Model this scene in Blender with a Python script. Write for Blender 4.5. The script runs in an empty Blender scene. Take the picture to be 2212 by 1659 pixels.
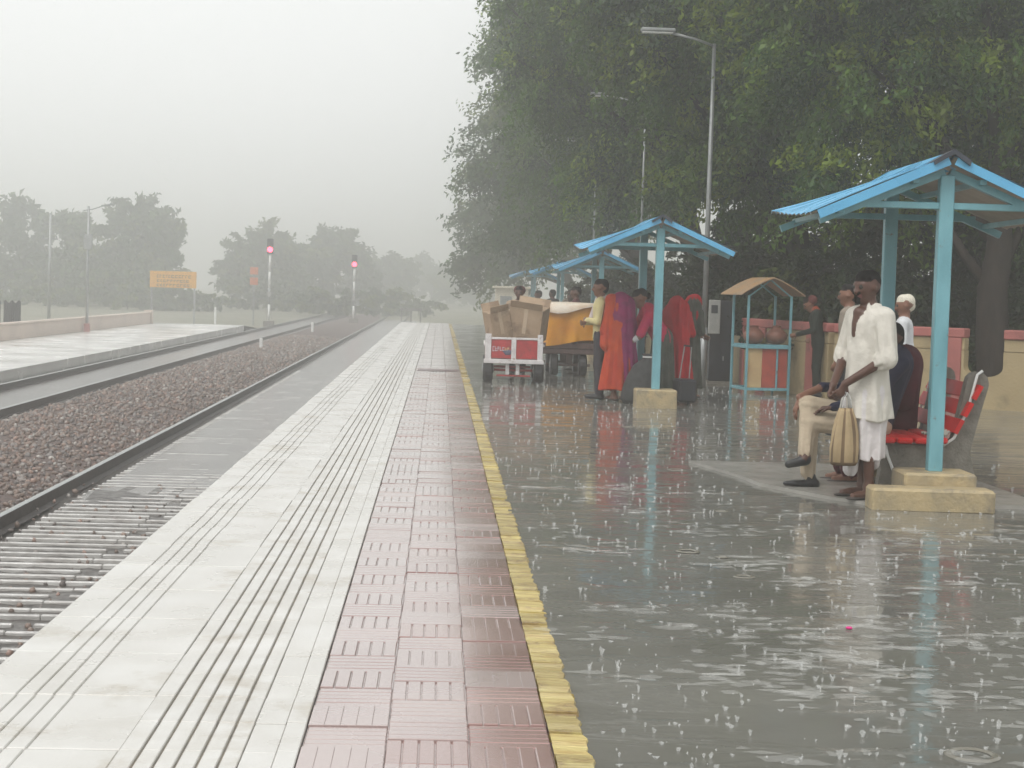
import bpy, math, random
import numpy as np
from mathutils import Vector, Matrix
SKY_BASE, SKY_GRAD, HAZE = 0.93, -0.14, 0.0075

R = math.radians
sc = bpy.context.scene
col = sc.collection
rng = np.random.default_rng(7)
random.seed(7)

# ------------------------------------------------------------------ camera
YAW, PITCH, ROLL, CAMH = math.atan(161/3600), math.atan(201/3600), 0.030, 1.5
fwd = Vector((math.sin(YAW)*math.cos(PITCH), math.cos(YAW)*math.cos(PITCH), -math.sin(PITCH)))
r0 = Vector((math.cos(YAW), -math.sin(YAW), 0)); u0 = r0.cross(fwd)
rt = r0*math.cos(ROLL) + u0*math.sin(ROLL); up = u0*math.cos(ROLL) - r0*math.sin(ROLL)
cam = bpy.data.objects.new('camera', bpy.data.cameras.new('camera')); col.objects.link(cam)
m = Matrix((rt, up, -fwd)).transposed().to_4x4(); m.translation = (0, 0, CAMH)
cam.matrix_world = m
cam.data.sensor_width = 36; cam.data.lens = 36*3600/2212
cam.data.clip_start = 0.1; cam.data.clip_end = 3000
sc.camera = cam

# ------------------------------------------------------------------ world, sun, exposure
SUN_EL, SUN_AZ = R(58), R(215)
w = bpy.data.worlds.new('World'); sc.world = w; w.use_nodes = True
nt = w.node_tree; nt.nodes.clear()
N = nt.nodes.new; L = nt.links.new
out = N('ShaderNodeOutputWorld')
sky = N('ShaderNodeTexSky'); sky.sky_type = 'NISHITA'; sky.sun_disc = False
sky.sun_elevation = SUN_EL; sky.sun_rotation = SUN_AZ; sky.air_density = 1.0; sky.dust_density = 4.0
hs = N('ShaderNodeHueSaturation'); hs.inputs['Saturation'].default_value = 0.10
L(sky.outputs[0], hs.inputs['Color'])
bg1 = N('ShaderNodeBackground'); bg1.inputs[1].default_value = 0.05; L(hs.outputs[0], bg1.inputs[0])
# closed cloud cover: the standard overcast sky, zenith brighter than horizon, same all round
tc = N('ShaderNodeTexCoord'); sep = N('ShaderNodeSeparateXYZ'); L(tc.outputs['Generated'], sep.inputs[0])
mx = N('ShaderNodeMath'); mx.operation = 'MAXIMUM'; L(sep.outputs[2], mx.inputs[0]); mx.inputs[1].default_value = 0
ma = N('ShaderNodeMath'); ma.operation = 'MULTIPLY_ADD'; L(mx.outputs[0], ma.inputs[0]); ma.inputs[1].default_value = SKY_GRAD; ma.inputs[2].default_value = SKY_BASE
bg2 = N('ShaderNodeBackground'); bg2.inputs[0].default_value = (0.985, 1.0, 0.985, 1); L(ma.outputs[0], bg2.inputs[1])
ad = N('ShaderNodeAddShader'); L(bg1.outputs[0], ad.inputs[0]); L(bg2.outputs[0], ad.inputs[1]); L(ad.outputs[0], out.inputs[0])

sun = bpy.data.objects.new('sun', bpy.data.lights.new('sun', 'SUN')); col.objects.link(sun)
sun.data.energy = 1.3; sun.data.angle = R(25); sun.data.color = (1, 0.98, 0.95)
sd = Vector((math.sin(SUN_AZ)*math.cos(SUN_EL), math.cos(SUN_AZ)*math.cos(SUN_EL), math.sin(SUN_EL)))
sun.rotation_euler = sd.to_track_quat('Z', 'Y').to_euler(); sun.location = (0, 0, 60)

vs = sc.view_settings; vs.view_transform = 'Standard'; vs.look = 'None'; vs.exposure = 0.0; vs.gamma = 1.0; vs.use_curve_mapping = False
sc.render.engine = 'CYCLES'
cy = sc.cycles
cy.use_denoising = True; cy.max_bounces = 18; cy.diffuse_bounces = 3; cy.glossy_bounces = 3; cy.transmission_bounces = 4
cy.volume_bounces = 14; cy.transparent_max_bounces = 8; cy.sample_clamp_indirect = 4.0
sc.render.filter_size = 2.8

# ------------------------------------------------------------------ helpers
def tag(o, label=None, cat=None, group=None, kind=None):
    if label: o['label'] = label
    if cat: o['category'] = cat
    if group: o['group'] = group
    if kind: o['kind'] = kind
    return o

def empty(name, loc=(0, 0, 0), rz=0.0, label=None, cat=None, group=None):
    o = bpy.data.objects.new(name, None); col.objects.link(o)
    o.location = loc; o.rotation_euler = (0, 0, rz); o.empty_display_size = 0.1
    return tag(o, label, cat, group)

class MB:
    """collects verts and faces for ONE mesh"""
    def __init__(s): s.v = []; s.f = []; s.mi = []; s.cur = 0
    def add(s, vs, fs):
        o = len(s.v); s.v += [tuple(p) for p in vs]
        for f in fs: s.f.append([i+o for i in f]); s.mi.append(s.cur)
        return s
    def box(s, lo, hi, c=0.0, M=None):
        (x0, y0, z0), (x1, y1, z1) = lo, hi
        if c <= 0:
            vs = [(x, y, z) for z in (z0, z1) for y in (y0, y1) for x in (x0, x1)]
            fs = [(0, 2, 3, 1), (4, 5, 7, 6), (0, 1, 5, 4), (2, 6, 7, 3), (0, 4, 6, 2), (1, 3, 7, 5)]
        else:
            c = min(c, .49*min(x1-x0, y1-y0, z1-z0))
            vs = []; idx = {}
            X, Y, Z = (x0, x1), (y0, y1), (z0, z1)
            for i in (0, 1):
                for j in (0, 1):
                    for k in (0, 1):
                        sx, sy, sz = (c, -c)[i], (c, -c)[j], (c, -c)[k]
                        for a in range(3):
                            p = [X[i]+sx, Y[j]+sy, Z[k]+sz]
                            p[a] = (X[i], Y[j], Z[k])[a]
                            idx[i, j, k, a] = len(vs); vs.append(tuple(p))
            fs = []
            I = lambda i, j, k, a: idx[i, j, k, a]
            for t in (0, 1):
                q = [I(t, 0, 0, 0), I(t, 1, 0, 0), I(t, 1, 1, 0), I(t, 0, 1, 0)]; fs.append(q if t else q[::-1])
                q = [I(0, t, 0, 1), I(0, t, 1, 1), I(1, t, 1, 1), I(1, t, 0, 1)]; fs.append(q if t else q[::-1])
                q = [I(0, 0, t, 2), I(1, 0, t, 2), I(1, 1, t, 2), I(0, 1, t, 2)]; fs.append(q if t else q[::-1])
            for a in (0, 1):
                for b in (0, 1):
                    f1 = [I(0, a, b, 1), I(1, a, b, 1), I(1, a, b, 2), I(0, a, b, 2)]
                    f2 = [I(a, 0, b, 0), I(a, 1, b, 0), I(a, 1, b, 2), I(a, 0, b, 2)]
                    f3 = [I(a, b, 0, 0), I(a, b, 1, 0), I(a, b, 1, 1), I(a, b, 0, 1)]
                    fs += [f1 if a != b else f1[::-1], f2[::-1] if a != b else f2, f3 if a != b else f3[::-1]]
            for i in (0, 1):
                for j in (0, 1):
                    for k in (0, 1):
                        q = [I(i, j, k, 0), I(i, j, k, 1), I(i, j, k, 2)]
                        fs.append(q if (i+j+k) % 2 else q[::-1])
        if M is not None: vs = [M @ Vector(p) for p in vs]
        return s.add(vs, fs)
    def tube(s, pts, rad, n=8, cap=True, flat=1.0):
        pts = [Vector(p) for p in pts]
        rad = [rad]*len(pts) if not hasattr(rad, '__len__') else rad
        vs = []; fs = []; prev = None
        for i, p in enumerate(pts):
            d = (pts[min(i+1, len(pts)-1)]-pts[max(i-1, 0)]).normalized()
            if prev is None:
                a = d.orthogonal().normalized()
            else:
                a = (prev - d*prev.dot(d)).normalized()
            prev = a; b = d.cross(a)
            for k in range(n):
                t = 2*math.pi*k/n
                vs.append(p + (a*math.cos(t) + b*math.sin(t)*flat)*rad[i])
        for i in range(len(pts)-1):
            for k in range(n):
                fs.append((i*n+k, i*n+(k+1) % n, (i+1)*n+(k+1) % n, (i+1)*n+k))
        if cap: fs += [tuple(range(n))[::-1], tuple(range((len(pts)-1)*n, len(pts)*n))]
        return s.add(vs, fs)
    def lathe(s, prof, n=16, c=(0, 0, 0), M=None):
        vs = []; fs = []
        for (r, z) in prof:
            for k in range(n):
                t = 2*math.pi*k/n; vs.append(Vector((c[0]+r*math.cos(t), c[1]+r*math.sin(t), c[2]+z)))
        for i in range(len(prof)-1):
            for k in range(n): fs.append((i*n+k, i*n+(k+1) % n, (i+1)*n+(k+1) % n, (i+1)*n+k))
        fs += [tuple(range(n))[::-1], tuple(range((len(prof)-1)*n, len(prof)*n))]
        if M is not None: vs = [M @ p for p in vs]
        return s.add(vs, fs)
    def prism(s, poly, f0, f1):
        """poly: list of 2d points; f0,f1: functions 2d->3d for the two caps"""
        n = len(poly); vs = [f0(*p) for p in poly]+[f1(*p) for p in poly]
        fs = [tuple(range(n))[::-1], tuple(range(n, 2*n))]+[(i, (i+1) % n, n+(i+1) % n, n+i) for i in range(n)]
        return s.add(vs, fs)
    def mesh(s, name, mats, smooth=False):
        me = bpy.data.meshes.new(name); me.from_pydata(s.v, [], s.f)
        for mm in (mats if isinstance(mats, (list, tuple)) else [mats]): me.materials.append(mm)
        if any(s.mi): me.polygons.foreach_set('material_index', s.mi)
        if smooth: me.polygons.foreach_set('use_smooth', [True]*len(me.polygons))
        me.update(); return me
    def build(s, name, mats, parent=None, smooth=False, loc=None):
        o = bpy.data.objects.new(name, s.mesh(name, mats, smooth)); col.objects.link(o)
        if parent: o.parent = parent
        if loc: o.location = loc
        return o

def put(name, me, parent=None, loc=(0, 0, 0), rot=(0, 0, 0), scale=(1, 1, 1)):
    o = bpy.data.objects.new(name, me); col.objects.link(o)
    o.parent = parent; o.location = loc; o.rotation_euler = rot; o.scale = scale
    return o

def copy_tree(o, parent=None):
    c = o.copy(); col.objects.link(c); c.parent = parent
    for ch in o.children: copy_tree(ch, c)
    return c

def np_mesh(name, V, Fq, mats, colors=None, smooth=False, mi=None):
    """fast mesh from arrays: V (n,3), Fq (m,k)"""
    me = bpy.data.meshes.new(name); n, mq, k = len(V), len(Fq), Fq.shape[1]
    me.vertices.add(n); me.vertices.foreach_set('co', np.ascontiguousarray(V, np.float32).ravel())
    me.loops.add(mq*k); me.loops.foreach_set('vertex_index', np.ascontiguousarray(Fq, np.int32).ravel())
    me.polygons.add(mq); me.polygons.foreach_set('loop_start', np.arange(0, mq*k, k, dtype=np.int32))
    me.polygons.foreach_set('loop_total', np.full(mq, k, np.int32))
    for mm in (mats if isinstance(mats, (list, tuple)) else [mats]): me.materials.append(mm)
    if mi is not None: me.polygons.foreach_set('material_index', np.asarray(mi, np.int32))
    if smooth: me.polygons.foreach_set('use_smooth', np.ones(mq, bool))
    if colors is not None:
        at = me.color_attributes.new('Col', 'FLOAT_COLOR', 'POINT')
        c4 = np.ones((n, 4), np.float32); c4[:, :3] = colors; at.data.foreach_set('color', c4.ravel())
    me.update(calc_edges=True); me.validate(); return me

# ------------------------------------------------------------------ materials
def M(name, c, rough=.6, var=.18, scale=6.0, c2=None, metallic=0.0, spec=.5, bump=0.0, bscale=30.0, coat=0.0, rand=0.0,
      attr=False, transl=0.0, emit=None, rvar=0.0, stretch=(1, 1, 1), detail=4.0, coord='pos', sheen=0.0, dirt=None):
    mt = bpy.data.materials.new(name); mt.use_nodes = True
    n = mt.node_tree; n.nodes.clear(); A = n.nodes.new; K = n.links.new
    o = A('ShaderNodeOutputMaterial'); p = A('ShaderNodeBsdfPrincipled'); K(p.outputs[0], o.inputs[0])
    p.inputs['Roughness'].default_value = rough; p.inputs['Metallic'].default_value = metallic
    p.inputs['Specular IOR Level'].default_value = spec
    p.inputs['Coat Weight'].default_value = coat; p.inputs['Coat Roughness'].default_value = .12
    if sheen: p.inputs['Sheen Weight'].default_value = sheen
    if coord == 'pos':
        g = A('ShaderNodeNewGeometry'); src = g.outputs['Position']
    else:
        g = A('ShaderNodeTexCoord'); src = g.outputs['Object']
    mp = A('ShaderNodeMapping'); mp.inputs['Scale'].default_value = stretch; K(src, mp.inputs[0]); src = mp.outputs[0]
    t = A('ShaderNodeTexNoise'); t.inputs['Scale'].default_value = scale; t.inputs['Detail'].default_value = detail; K(src, t.inputs['Vector'])
    rp = A('ShaderNodeValToRGB'); K(t.outputs['Fac'], rp.inputs[0])
    rp.color_ramp.elements[0].position = .3; rp.color_ramp.elements[1].position = .7
    d = tuple(x*(1-var) for x in c) if c2 is None else c2
    rp.color_ramp.elements[0].color = (*d, 1)
    rp.color_ramp.elements[1].color = (*(tuple(min(1, x*(1+var)) for x in c) if c2 is None else c), 1)
    cc = rp.outputs[0]
    if attr:
        a = A('ShaderNodeAttribute'); a.attribute_name = 'Col'
        mm = A('ShaderNodeMix'); mm.data_type = 'RGBA'; mm.blend_type = 'MULTIPLY'; mm.inputs[0].default_value = 1
        K(cc, mm.inputs[6]); K(a.outputs['Color'], mm.inputs[7]); cc = mm.outputs[2]
    if rand:
        oi = A('ShaderNodeObjectInfo'); mr = A('ShaderNodeMapRange'); K(oi.outputs['Random'], mr.inputs[0])
        mr.inputs[3].default_value = 1-rand; mr.inputs[4].default_value = 1+rand
        mm = A('ShaderNodeMix'); mm.data_type = 'RGBA'; mm.blend_type = 'MULTIPLY'; mm.inputs[0].default_value = 1
        K(cc, mm.inputs[6]); K(mr.outputs[0], mm.inputs[7]); cc = mm.outputs[2]
    if dirt:                                   # splotches of dirt, rust or wear with their own outline
        dc, dsc, lo_, hi_, amt = dirt
        td = A('ShaderNodeTexNoise'); td.inputs['Scale'].default_value = dsc; td.inputs['Detail'].default_value = 9; td.inputs['Roughness'].default_value = .68
        g2 = A('ShaderNodeNewGeometry'); K(g2.outputs['Position'], td.inputs['Vector'])
        dr_ = A('ShaderNodeMapRange'); K(td.outputs['Fac'], dr_.inputs[0]); dr_.inputs[1].default_value = lo_; dr_.inputs[2].default_value = hi_; dr_.inputs[3].default_value = 0; dr_.inputs[4].default_value = amt
        mm = A('ShaderNodeMix'); mm.data_type = 'RGBA'; K(dr_.outputs[0], mm.inputs[0]); K(cc, mm.inputs[6]); mm.inputs[7].default_value = (*dc, 1); cc = mm.outputs[2]
    K(cc, p.inputs['Base Color'])
    if rvar:
        mr = A('ShaderNodeMapRange'); K(t.outputs['Fac'], mr.inputs[0]); mr.inputs[1].default_value = .3; mr.inputs[2].default_value = .7
        mr.inputs[3].default_value = max(.03, rough-rvar); mr.inputs[4].default_value = rough+rvar; K(mr.outputs[0], p.inputs['Roughness'])
    if bump:
        t2 = A('ShaderNodeTexNoise'); t2.inputs['Scale'].default_value = bscale; t2.inputs['Detail'].default_value = 3; K(src, t2.inputs['Vector'])
        b = A('ShaderNodeBump'); b.inputs['Strength'].default_value = bump; b.inputs['Distance'].default_value = .02
        K(t2.outputs['Fac'], b.inputs['Height']); K(b.outputs[0], p.inputs['Normal'])
    if transl:
        tr = A('ShaderNodeBsdfTranslucent'); K(cc, tr.inputs[0]); ms = A('ShaderNodeMixShader'); ms.inputs[0].default_value = transl
        K(p.outputs[0], ms.inputs[1]); K(tr.outputs[0], ms.inputs[2]); K(ms.outputs[0], o.inputs[0])
    if emit:
        p.inputs['Emission Color'].default_value = (*emit[0], 1); p.inputs['Emission Strength'].default_value = emit[1]
    return mt

white_tile = M('white_tile', (.62, .61, .585), .30, c2=(.50, .48, .44), scale=2.6, rand=.02, rvar=.08, bump=.06, bscale=60, spec=.6, detail=9, dirt=((.33, .28, .20), 1.6, .56, .72, .75))
white_rib = M('white_rib', (.62, .61, .585), .30, c2=(.51, .49, .45), scale=5, rand=.04, bump=.1, bscale=60, dirt=((.30, .24, .16), 2.2, .55, .70, .7))
groove_dirt = M('groove_dirt', (.20, .185, .165), .5, c2=(.36, .31, .24), scale=9, var=.5)
pink_paver = M('pink_paver', (.41, .318, .300), .26, c2=(.31, .215, .200), scale=1.3, rand=.0, rvar=.06, bump=.05, bscale=45, spec=.8, coat=1.0, detail=7)
red_paver = M('red_paver', (.37, .24, .215), .20, c2=(.23, .11, .095), scale=1.3, rand=.04, rvar=.06, bump=.06, bscale=45, spec=.8, coat=1.0, detail=7)  # redder right-hand tiles: wet tone and dark tree reflection put into the colour
joint_dark = M('joint_dark', (.27, .19, .175), .4, var=.3)
yellow_paint = M('yellow_paint', (.60, .50, .20), .26, c2=(.42, .30, .10), scale=7, rand=.22, bump=.35, bscale=30, coat=.3, stretch=(.6, 2.2, 1), dirt=((.22, .13, .06), 4.5, .52, .66, .8))
concrete_wet = M('concrete_wet', (.24, .23, .21), .35, c2=(.16, .155, .14), scale=1.6, bump=.2, bscale=40)
concrete_pale = M('concrete_pale', (.72, .71, .68), .22, c2=(.60, .59, .56), scale=.8, rvar=.1, bump=.15, bscale=20)
apron_con = M('apron_con', (.56, .55, .53), .22, c2=(.36, .34, .32), scale=5, rand=.12, bump=.3, bscale=25, spec=.7)
mud = M('mud', (.045, .038, .034), .4, c2=(.11, .095, .085), scale=7, bump=.6, bscale=40, rvar=.15, detail=8)
apron_wet = M('apron_wet', (.17, .155, .145), .20, c2=(.10, .088, .08), scale=1.5, bump=.25, bscale=35, spec=.7)
ballast_base = M('ballast_base', (.13, .085, .07), .7, c2=(.07, .05, .045), scale=14, bump=1.0, bscale=18, detail=8)
stone_mat = M('ballast_stone', (.9, .9, .9), .42, var=.15, scale=30, attr=True)
earth = M('earth', (.22, .205, .15), .7, c2=(.13, .14, .08), scale=.25, bump=.5, bscale=3)
rail_side = M('rail_steel', (.055, .042, .038), .5, var=.35, scale=12, bump=.2)
rail_top = M('rail_head', (.30, .32, .31), .22, var=.1, metallic=.6, scale=20)
blue_paint = M('blue_paint', (.20, .44, .50), .36, var=.10, scale=6, c2=(.12, .30, .35), bump=.12, detail=9, stretch=(1, 1, .35), bscale=50, dirt=((.16, .10, .07), 9, .62, .68, .7))
blue_sheet = M('blue_roof_sheet', (.13, .45, .72), .28, c2=(.10, .36, .60), scale=3, bump=.08, bscale=40, rvar=.08, dirt=((.20, .22, .22), 5, .60, .72, .6))
under_sheet = M('roof_underside', (.42, .37, .30), .6, c2=(.32, .27, .21), scale=4)
ridge_dark = M('ridge_cap', (.03, .035, .05), .4, var=.4)
plinth = M('plinth_paint', (.46, .36, .20), .5, c2=(.33, .27, .17), scale=7, bump=.4, bscale=30, rvar=.1, dirt=((.17, .15, .12), 5, .52, .66, .8))
bench_red = M('bench_red', (.58, .016, .014), .42, var=.12, rand=.06, spec=.3)
bench_con = M('bench_concrete', (.21, .19, .16), .6, c2=(.13, .12, .10), scale=12, bump=.4, bscale=50)
white_metal = M('white_metal', (.72, .72, .70), .35, var=.1)
wall_tan = M('wall_tan', (.42, .33, .18), .65, c2=(.31, .235, .13), scale=1.1, bump=.3, bscale=25, detail=7, dirt=((.12, .09, .055), 1.9, .52, .70, .75))
wall_pink = M('wall_pink', (.40, .13, .115), .55, c2=(.30, .09, .08), scale=2.5, bump=.2, dirt=((.13, .06, .05), 3, .55, .70, .7))
parapet = M('parapet', (.60, .49, .41), .6, c2=(.48, .39, .33), scale=.8, bump=.2)
pole_grey = M('pole_grey', (.30, .31, .31), .4, var=.15, metallic=.4)
lamp_white = M('lamp_white', (.80, .80, .78), .3, var=.05)
black_metal = M('black_metal', (.015, .016, .022), .4, var=.3)
grey_panel = M('grey_panel', (.33, .33, .31), .5, var=.12)
rubber = M('rubber', (.025, .025, .027), .55, var=.25, scale=20)
cart_red = M('cart_red', (.40, .03, .035), .35, var=.18, scale=8, dirt=((.13, .05, .04), 9, .55, .68, .8))
cart_white = M('cart_white', (.74, .72, .72), .4, c2=(.58, .54, .54), scale=9, dirt=((.28, .16, .10), 11, .58, .68, .8))
letter_pale = M('letter_pale', (.55, .48, .52), .5, var=.1)
letter_yellow = M('letter_yellow', (.60, .42, .22), .5, var=.1)
cardboard = M('cardboard', (.40, .29, .19), .7, c2=(.32, .22, .14), scale=4, bump=.35, bscale=7, dirt=((.20, .13, .08), 3.5, .50, .60, .75))
orange_tarp = M('orange_tarp', (.72, .33, .02), .38, c2=(.60, .22, .012), scale=3.2, bump=.35, bscale=9)
white_sheet = M('white_sheet', (.78, .72, .62), .5, c2=(.65, .5, .36), scale=5)
wood_dark = M('wood_dark', (.10, .06, .055), .6, var=.3, scale=9)
roof_brown = M('roof_brown', (.42, .24, .10), .5, c2=(.32, .24, .17), scale=4)
clay = M('clay', (.26, .10, .06), .5, c2=(.17, .07, .05), scale=8)
cream_board = M('cream_board', (.60, .44, .23), .5, c2=(.48, .32, .16), scale=5)
red_board = M('red_board', (.46, .09, .06), .5, c2=(.34, .07, .05), scale=6)
sign_yellow = M('sign_yellow', (.68, .36, .035), .5, c2=(.58, .28, .03), scale=3)
sign_black = M('sign_black', (.05, .035, .02), .6, var=.2)
orange_plate = M('orange_plate', (.55, .16, .06), .5, var=.15)
signal_red = M('signal_red', (.8, .02, .03), .3, var=.05, emit=((1.0, .06, .11), 9.0))
bark = M('bark', (.034, .024, .019), .8, spec=.2, c2=(.016, .012, .010), scale=10, bump=.9, bscale=14, stretch=(1, 1, .25))
leaf_m = M('leaf', (.95, .95, .95), .45, var=.3, scale=1.1, attr=True, transl=.36, spec=.4)
leaf_far = M('leaf_far', (.95, .95, .95), .6, var=.12, scale=.6, attr=True, transl=.2, spec=.3)
rail_grey = M('rail_grey', (.30, .295, .285), .6, var=.2)
tin_dark = M('tin_dark', (.035, .03, .035), .5, var=.35, scale=3)
hut_wall = M('hut_wall', (.70, .64, .52), .7, c2=(.58, .52, .42), scale=1.2)
glass_dark = M('window_glass', (.03, .035, .04), .12, var=.1)
# ------------------------------------------------------------------ water on the platform: pooled rain over concrete, its skin broken by drops
def water_mat():
    mt = bpy.data.materials.new('rain_water_on_concrete'); mt.use_nodes = True
    n = mt.node_tree; n.nodes.clear(); A = n.nodes.new; K = n.links.new
    o = A('ShaderNodeOutputMaterial'); p = A('ShaderNodeBsdfPrincipled'); K(p.outputs[0], o.inputs[0])
    g = A('ShaderNodeNewGeometry'); P = g.outputs['Position']
    def noise(scale, detail=3.0, st=(1, 1, 1), dist=0.0):
        mp = A('ShaderNodeMapping'); mp.inputs['Scale'].default_value = st; K(P, mp.inputs[0])
        t = A('ShaderNodeTexNoise'); t.inputs['Scale'].default_value = scale; t.inputs['Detail'].default_value = detail
        t.inputs['Distortion'].default_value = dist; K(mp.outputs[0], t.inputs['Vector']); return t.outputs['Fac']
    def rng_(x, a, b, c, d):
        r = A('ShaderNodeMapRange'); K(x, r.inputs[0])
        for i, q in zip((1, 2, 3, 4), (a, b, c, d)): r.inputs[i].default_value = q
        return r.outputs[0]
    def math_(op, a, b):
        q = A('ShaderNodeMath'); q.operation = op
        for i, x in enumerate((a, b)):
            if isinstance(x, (int, float)): q.inputs[i].default_value = x
            else: K(x, q.inputs[i])
        return q.outputs[0]
    rp = A('ShaderNodeValToRGB'); K(noise(.9, 5), rp.inputs[0])
    rp.color_ramp.elements[0].position = .3; rp.color_ramp.elements[0].color = (.132, .129, .113, 1)
    rp.color_ramp.elements[1].position = .7; rp.color_ramp.elements[1].color = (.190, .185, .164, 1)
    K(rp.outputs[0], p.inputs['Base Color'])
    p.inputs['IOR'].default_value = 1.33
    p.inputs['Specular IOR Level'].default_value = .5
    dist = rng_(noise(2.2, 4, (.5, 1.6, 1), 1.0), .46, .60, 0, 1)        # patches whipped up by gusts of heavier drops
    K(rng_(dist, 0, 1, .045, .17), p.inputs['Roughness'])
    fine = noise(26, 2, (1, 1, 1)); mid = noise(7, 2)
    vor = A('ShaderNodeTexVoronoi'); vor.inputs['Scale'].default_value = 9; K(P, vor.inputs['Vector'])
    ring = math_('SINE', math_('MULTIPLY', vor.outputs['Distance'], 38.0), 0.0)
    fade = rng_(vor.outputs['Distance'], .0, .55, 1, 0)
    h = math_('ADD', math_('MULTIPLY', fine, .6), math_('ADD', math_('MULTIPLY', mid, .8), math_('MULTIPLY', math_('MULTIPLY', ring, fade), .10)))
    h = math_('MULTIPLY', h, rng_(dist, 0, 1, .5, 2.2))
    b = A('ShaderNodeBump'); b.inputs['Strength'].default_value = .13; b.inputs['Distance'].default_value = .012
    K(h, b.inputs['Height']); K(b.outputs[0], p.inputs['Normal'])
    return mt
water = water_mat()

# ------------------------------------------------------------------ the setting
YEND = 73.0
def sheet(name, x0, x1, y0, y1, z, mat, parent=None, kind='structure'):
    o = MB().add([(x0, y0, z), (x1, y0, z), (x1, y1, z), (x0, y1, z)], [(0, 1, 2, 3)]).build(name, mat, parent)
    return tag(o, kind=kind) if kind and not parent else o
# terrain: low beside the tracks, at platform level behind the walls
def terrain():
    xs = [-420, -60, -30, -17.2, -14.8, -9.6, -1.5, 3.0, 6, 14, 60, 420]
    ys = [-60, -10, 0, 20, 40, 60, 70, 74, 80, 90, 110, 150, 260, 700]
    vs, fs = [], []
    for y in ys:
        for x in xs:
            if x <= -14: z = -.72
            elif x < -1.4: z = -1.02
            else: z = -.30 if y < 76 else -.62
            if y > 120 and x > -12: z = -.75
            vs.append((x, y, z))
    nx = len(xs)
    for j in range(len(ys)-1):
        for i in range(nx-1): fs.append((j*nx+i, j*nx+i+1, (j+1)*nx+i+1, (j+1)*nx+i))
    return tag(MB().add(vs, fs).build('ground', earth), kind='structure')
terrain()

# platform body with its face to the track
EDGE, WP, YL, YR = -1.66, -.41, .41, .53
plat = MB().box((EDGE+.06, -8, -1.2), (5.6, YEND, -.06)).box((5.6, -8, -1.2), (30, 22.4, -.06))
plat = tag(plat.build('platform', concrete_wet), kind='structure')
# the flooded platform surface (fine grid so that it is not dead flat)
def flooded():
    xs = np.concatenate([np.arange(YR-.02, 6.0, .12), np.arange(6.0, 11.0, .5)])
    ys = np.concatenate([np.arange(4, 30, .16), np.arange(30, YEND+.1, .9)])
    X, Y = np.meshgrid(xs, ys)
    Z = -.012 + .003*np.sin(X*2.1+1.3*np.sin(Y*.7)) + .003*np.sin(Y*1.7+X*.8)
    V = np.stack([X, Y, Z], -1).reshape(-1, 3); nx = len(xs)
    a = (np.arange(len(ys)-1)[:, None]*nx + np.arange(nx-1)[None]).ravel()
    o = bpy.data.objects.new('flooded_pavement', np_mesh('flooded_pavement', V, np.stack([a, a+1, a+nx+1, a+nx], 1), water, smooth=True))
    col.objects.link(o); return tag(o, kind='structure')
flooded()

# white edge strip: coping slabs, tactile tiles with raised bars, border tiles
strip = sheet('white_edge_strip', EDGE+.03, WP, -8, YEND, -.035, groove_dirt)
def ribbed(x0, x1, L_, bars, z0=-.036, top=0.0, base=-.012):
    mb = MB().box((x0, 0, z0), (x1, L_, base))
    for (a, b) in bars:
        mb.box((a, .004, base-.004), (b, L_-.004, top), .004)
    return mb
SL = .70
# coping slab: plain nosing, four fine grooves, plain field
cx = [EDGE, -1.48, -1.413, -1.347, -1.28, -1.21, -.985]
slab = ribbed(EDGE, -.985, SL-.002, [(cx[i], cx[i+1]-.0045) for i in (0, 1, 2, 3)]+[(cx[4], cx[6])], z0=-.06, base=-.007).mesh('coping_slab', [white_tile])
tb = [-.983 + i*.0655 for i in range(8)]
tact = MB(); tact.cur = 1; tact.box((-.983, 0, -.036), (-.59, SL/2-.003, -.010)); tact.cur = 0
for i in range(6): tact.box((tb[i]+.009*(i > 0), .001, -.013), (tb[i+1]-.0005 if i < 5 else -.592, SL/2-.0015, .002), .003)
tact = tact.mesh('tactile_tile', [white_rib, groove_dirt])
bord = MB().box((-.589, 0, -.036), (WP-.075, SL/2-.001, -.001), .002).box((WP-.072, 0, -.036), (WP-.004, SL/2-.001, .006), .003).mesh('border_tile', [white_tile])
y = 3.9; k = 0
while y < YEND-.8:
    j = random.uniform(-.002, .002)
    put('coping_slab', slab, strip, (random.uniform(-.006, .006), y, j))
    for h in (0, SL/2):
        put('tactile_tile', tact, strip, (0, y+h, random.uniform(-.0015, .0015)))
        put('border_tile', bord, strip, (0, y+h, random.uniform(-.002, .002)))
    y += SL

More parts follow.
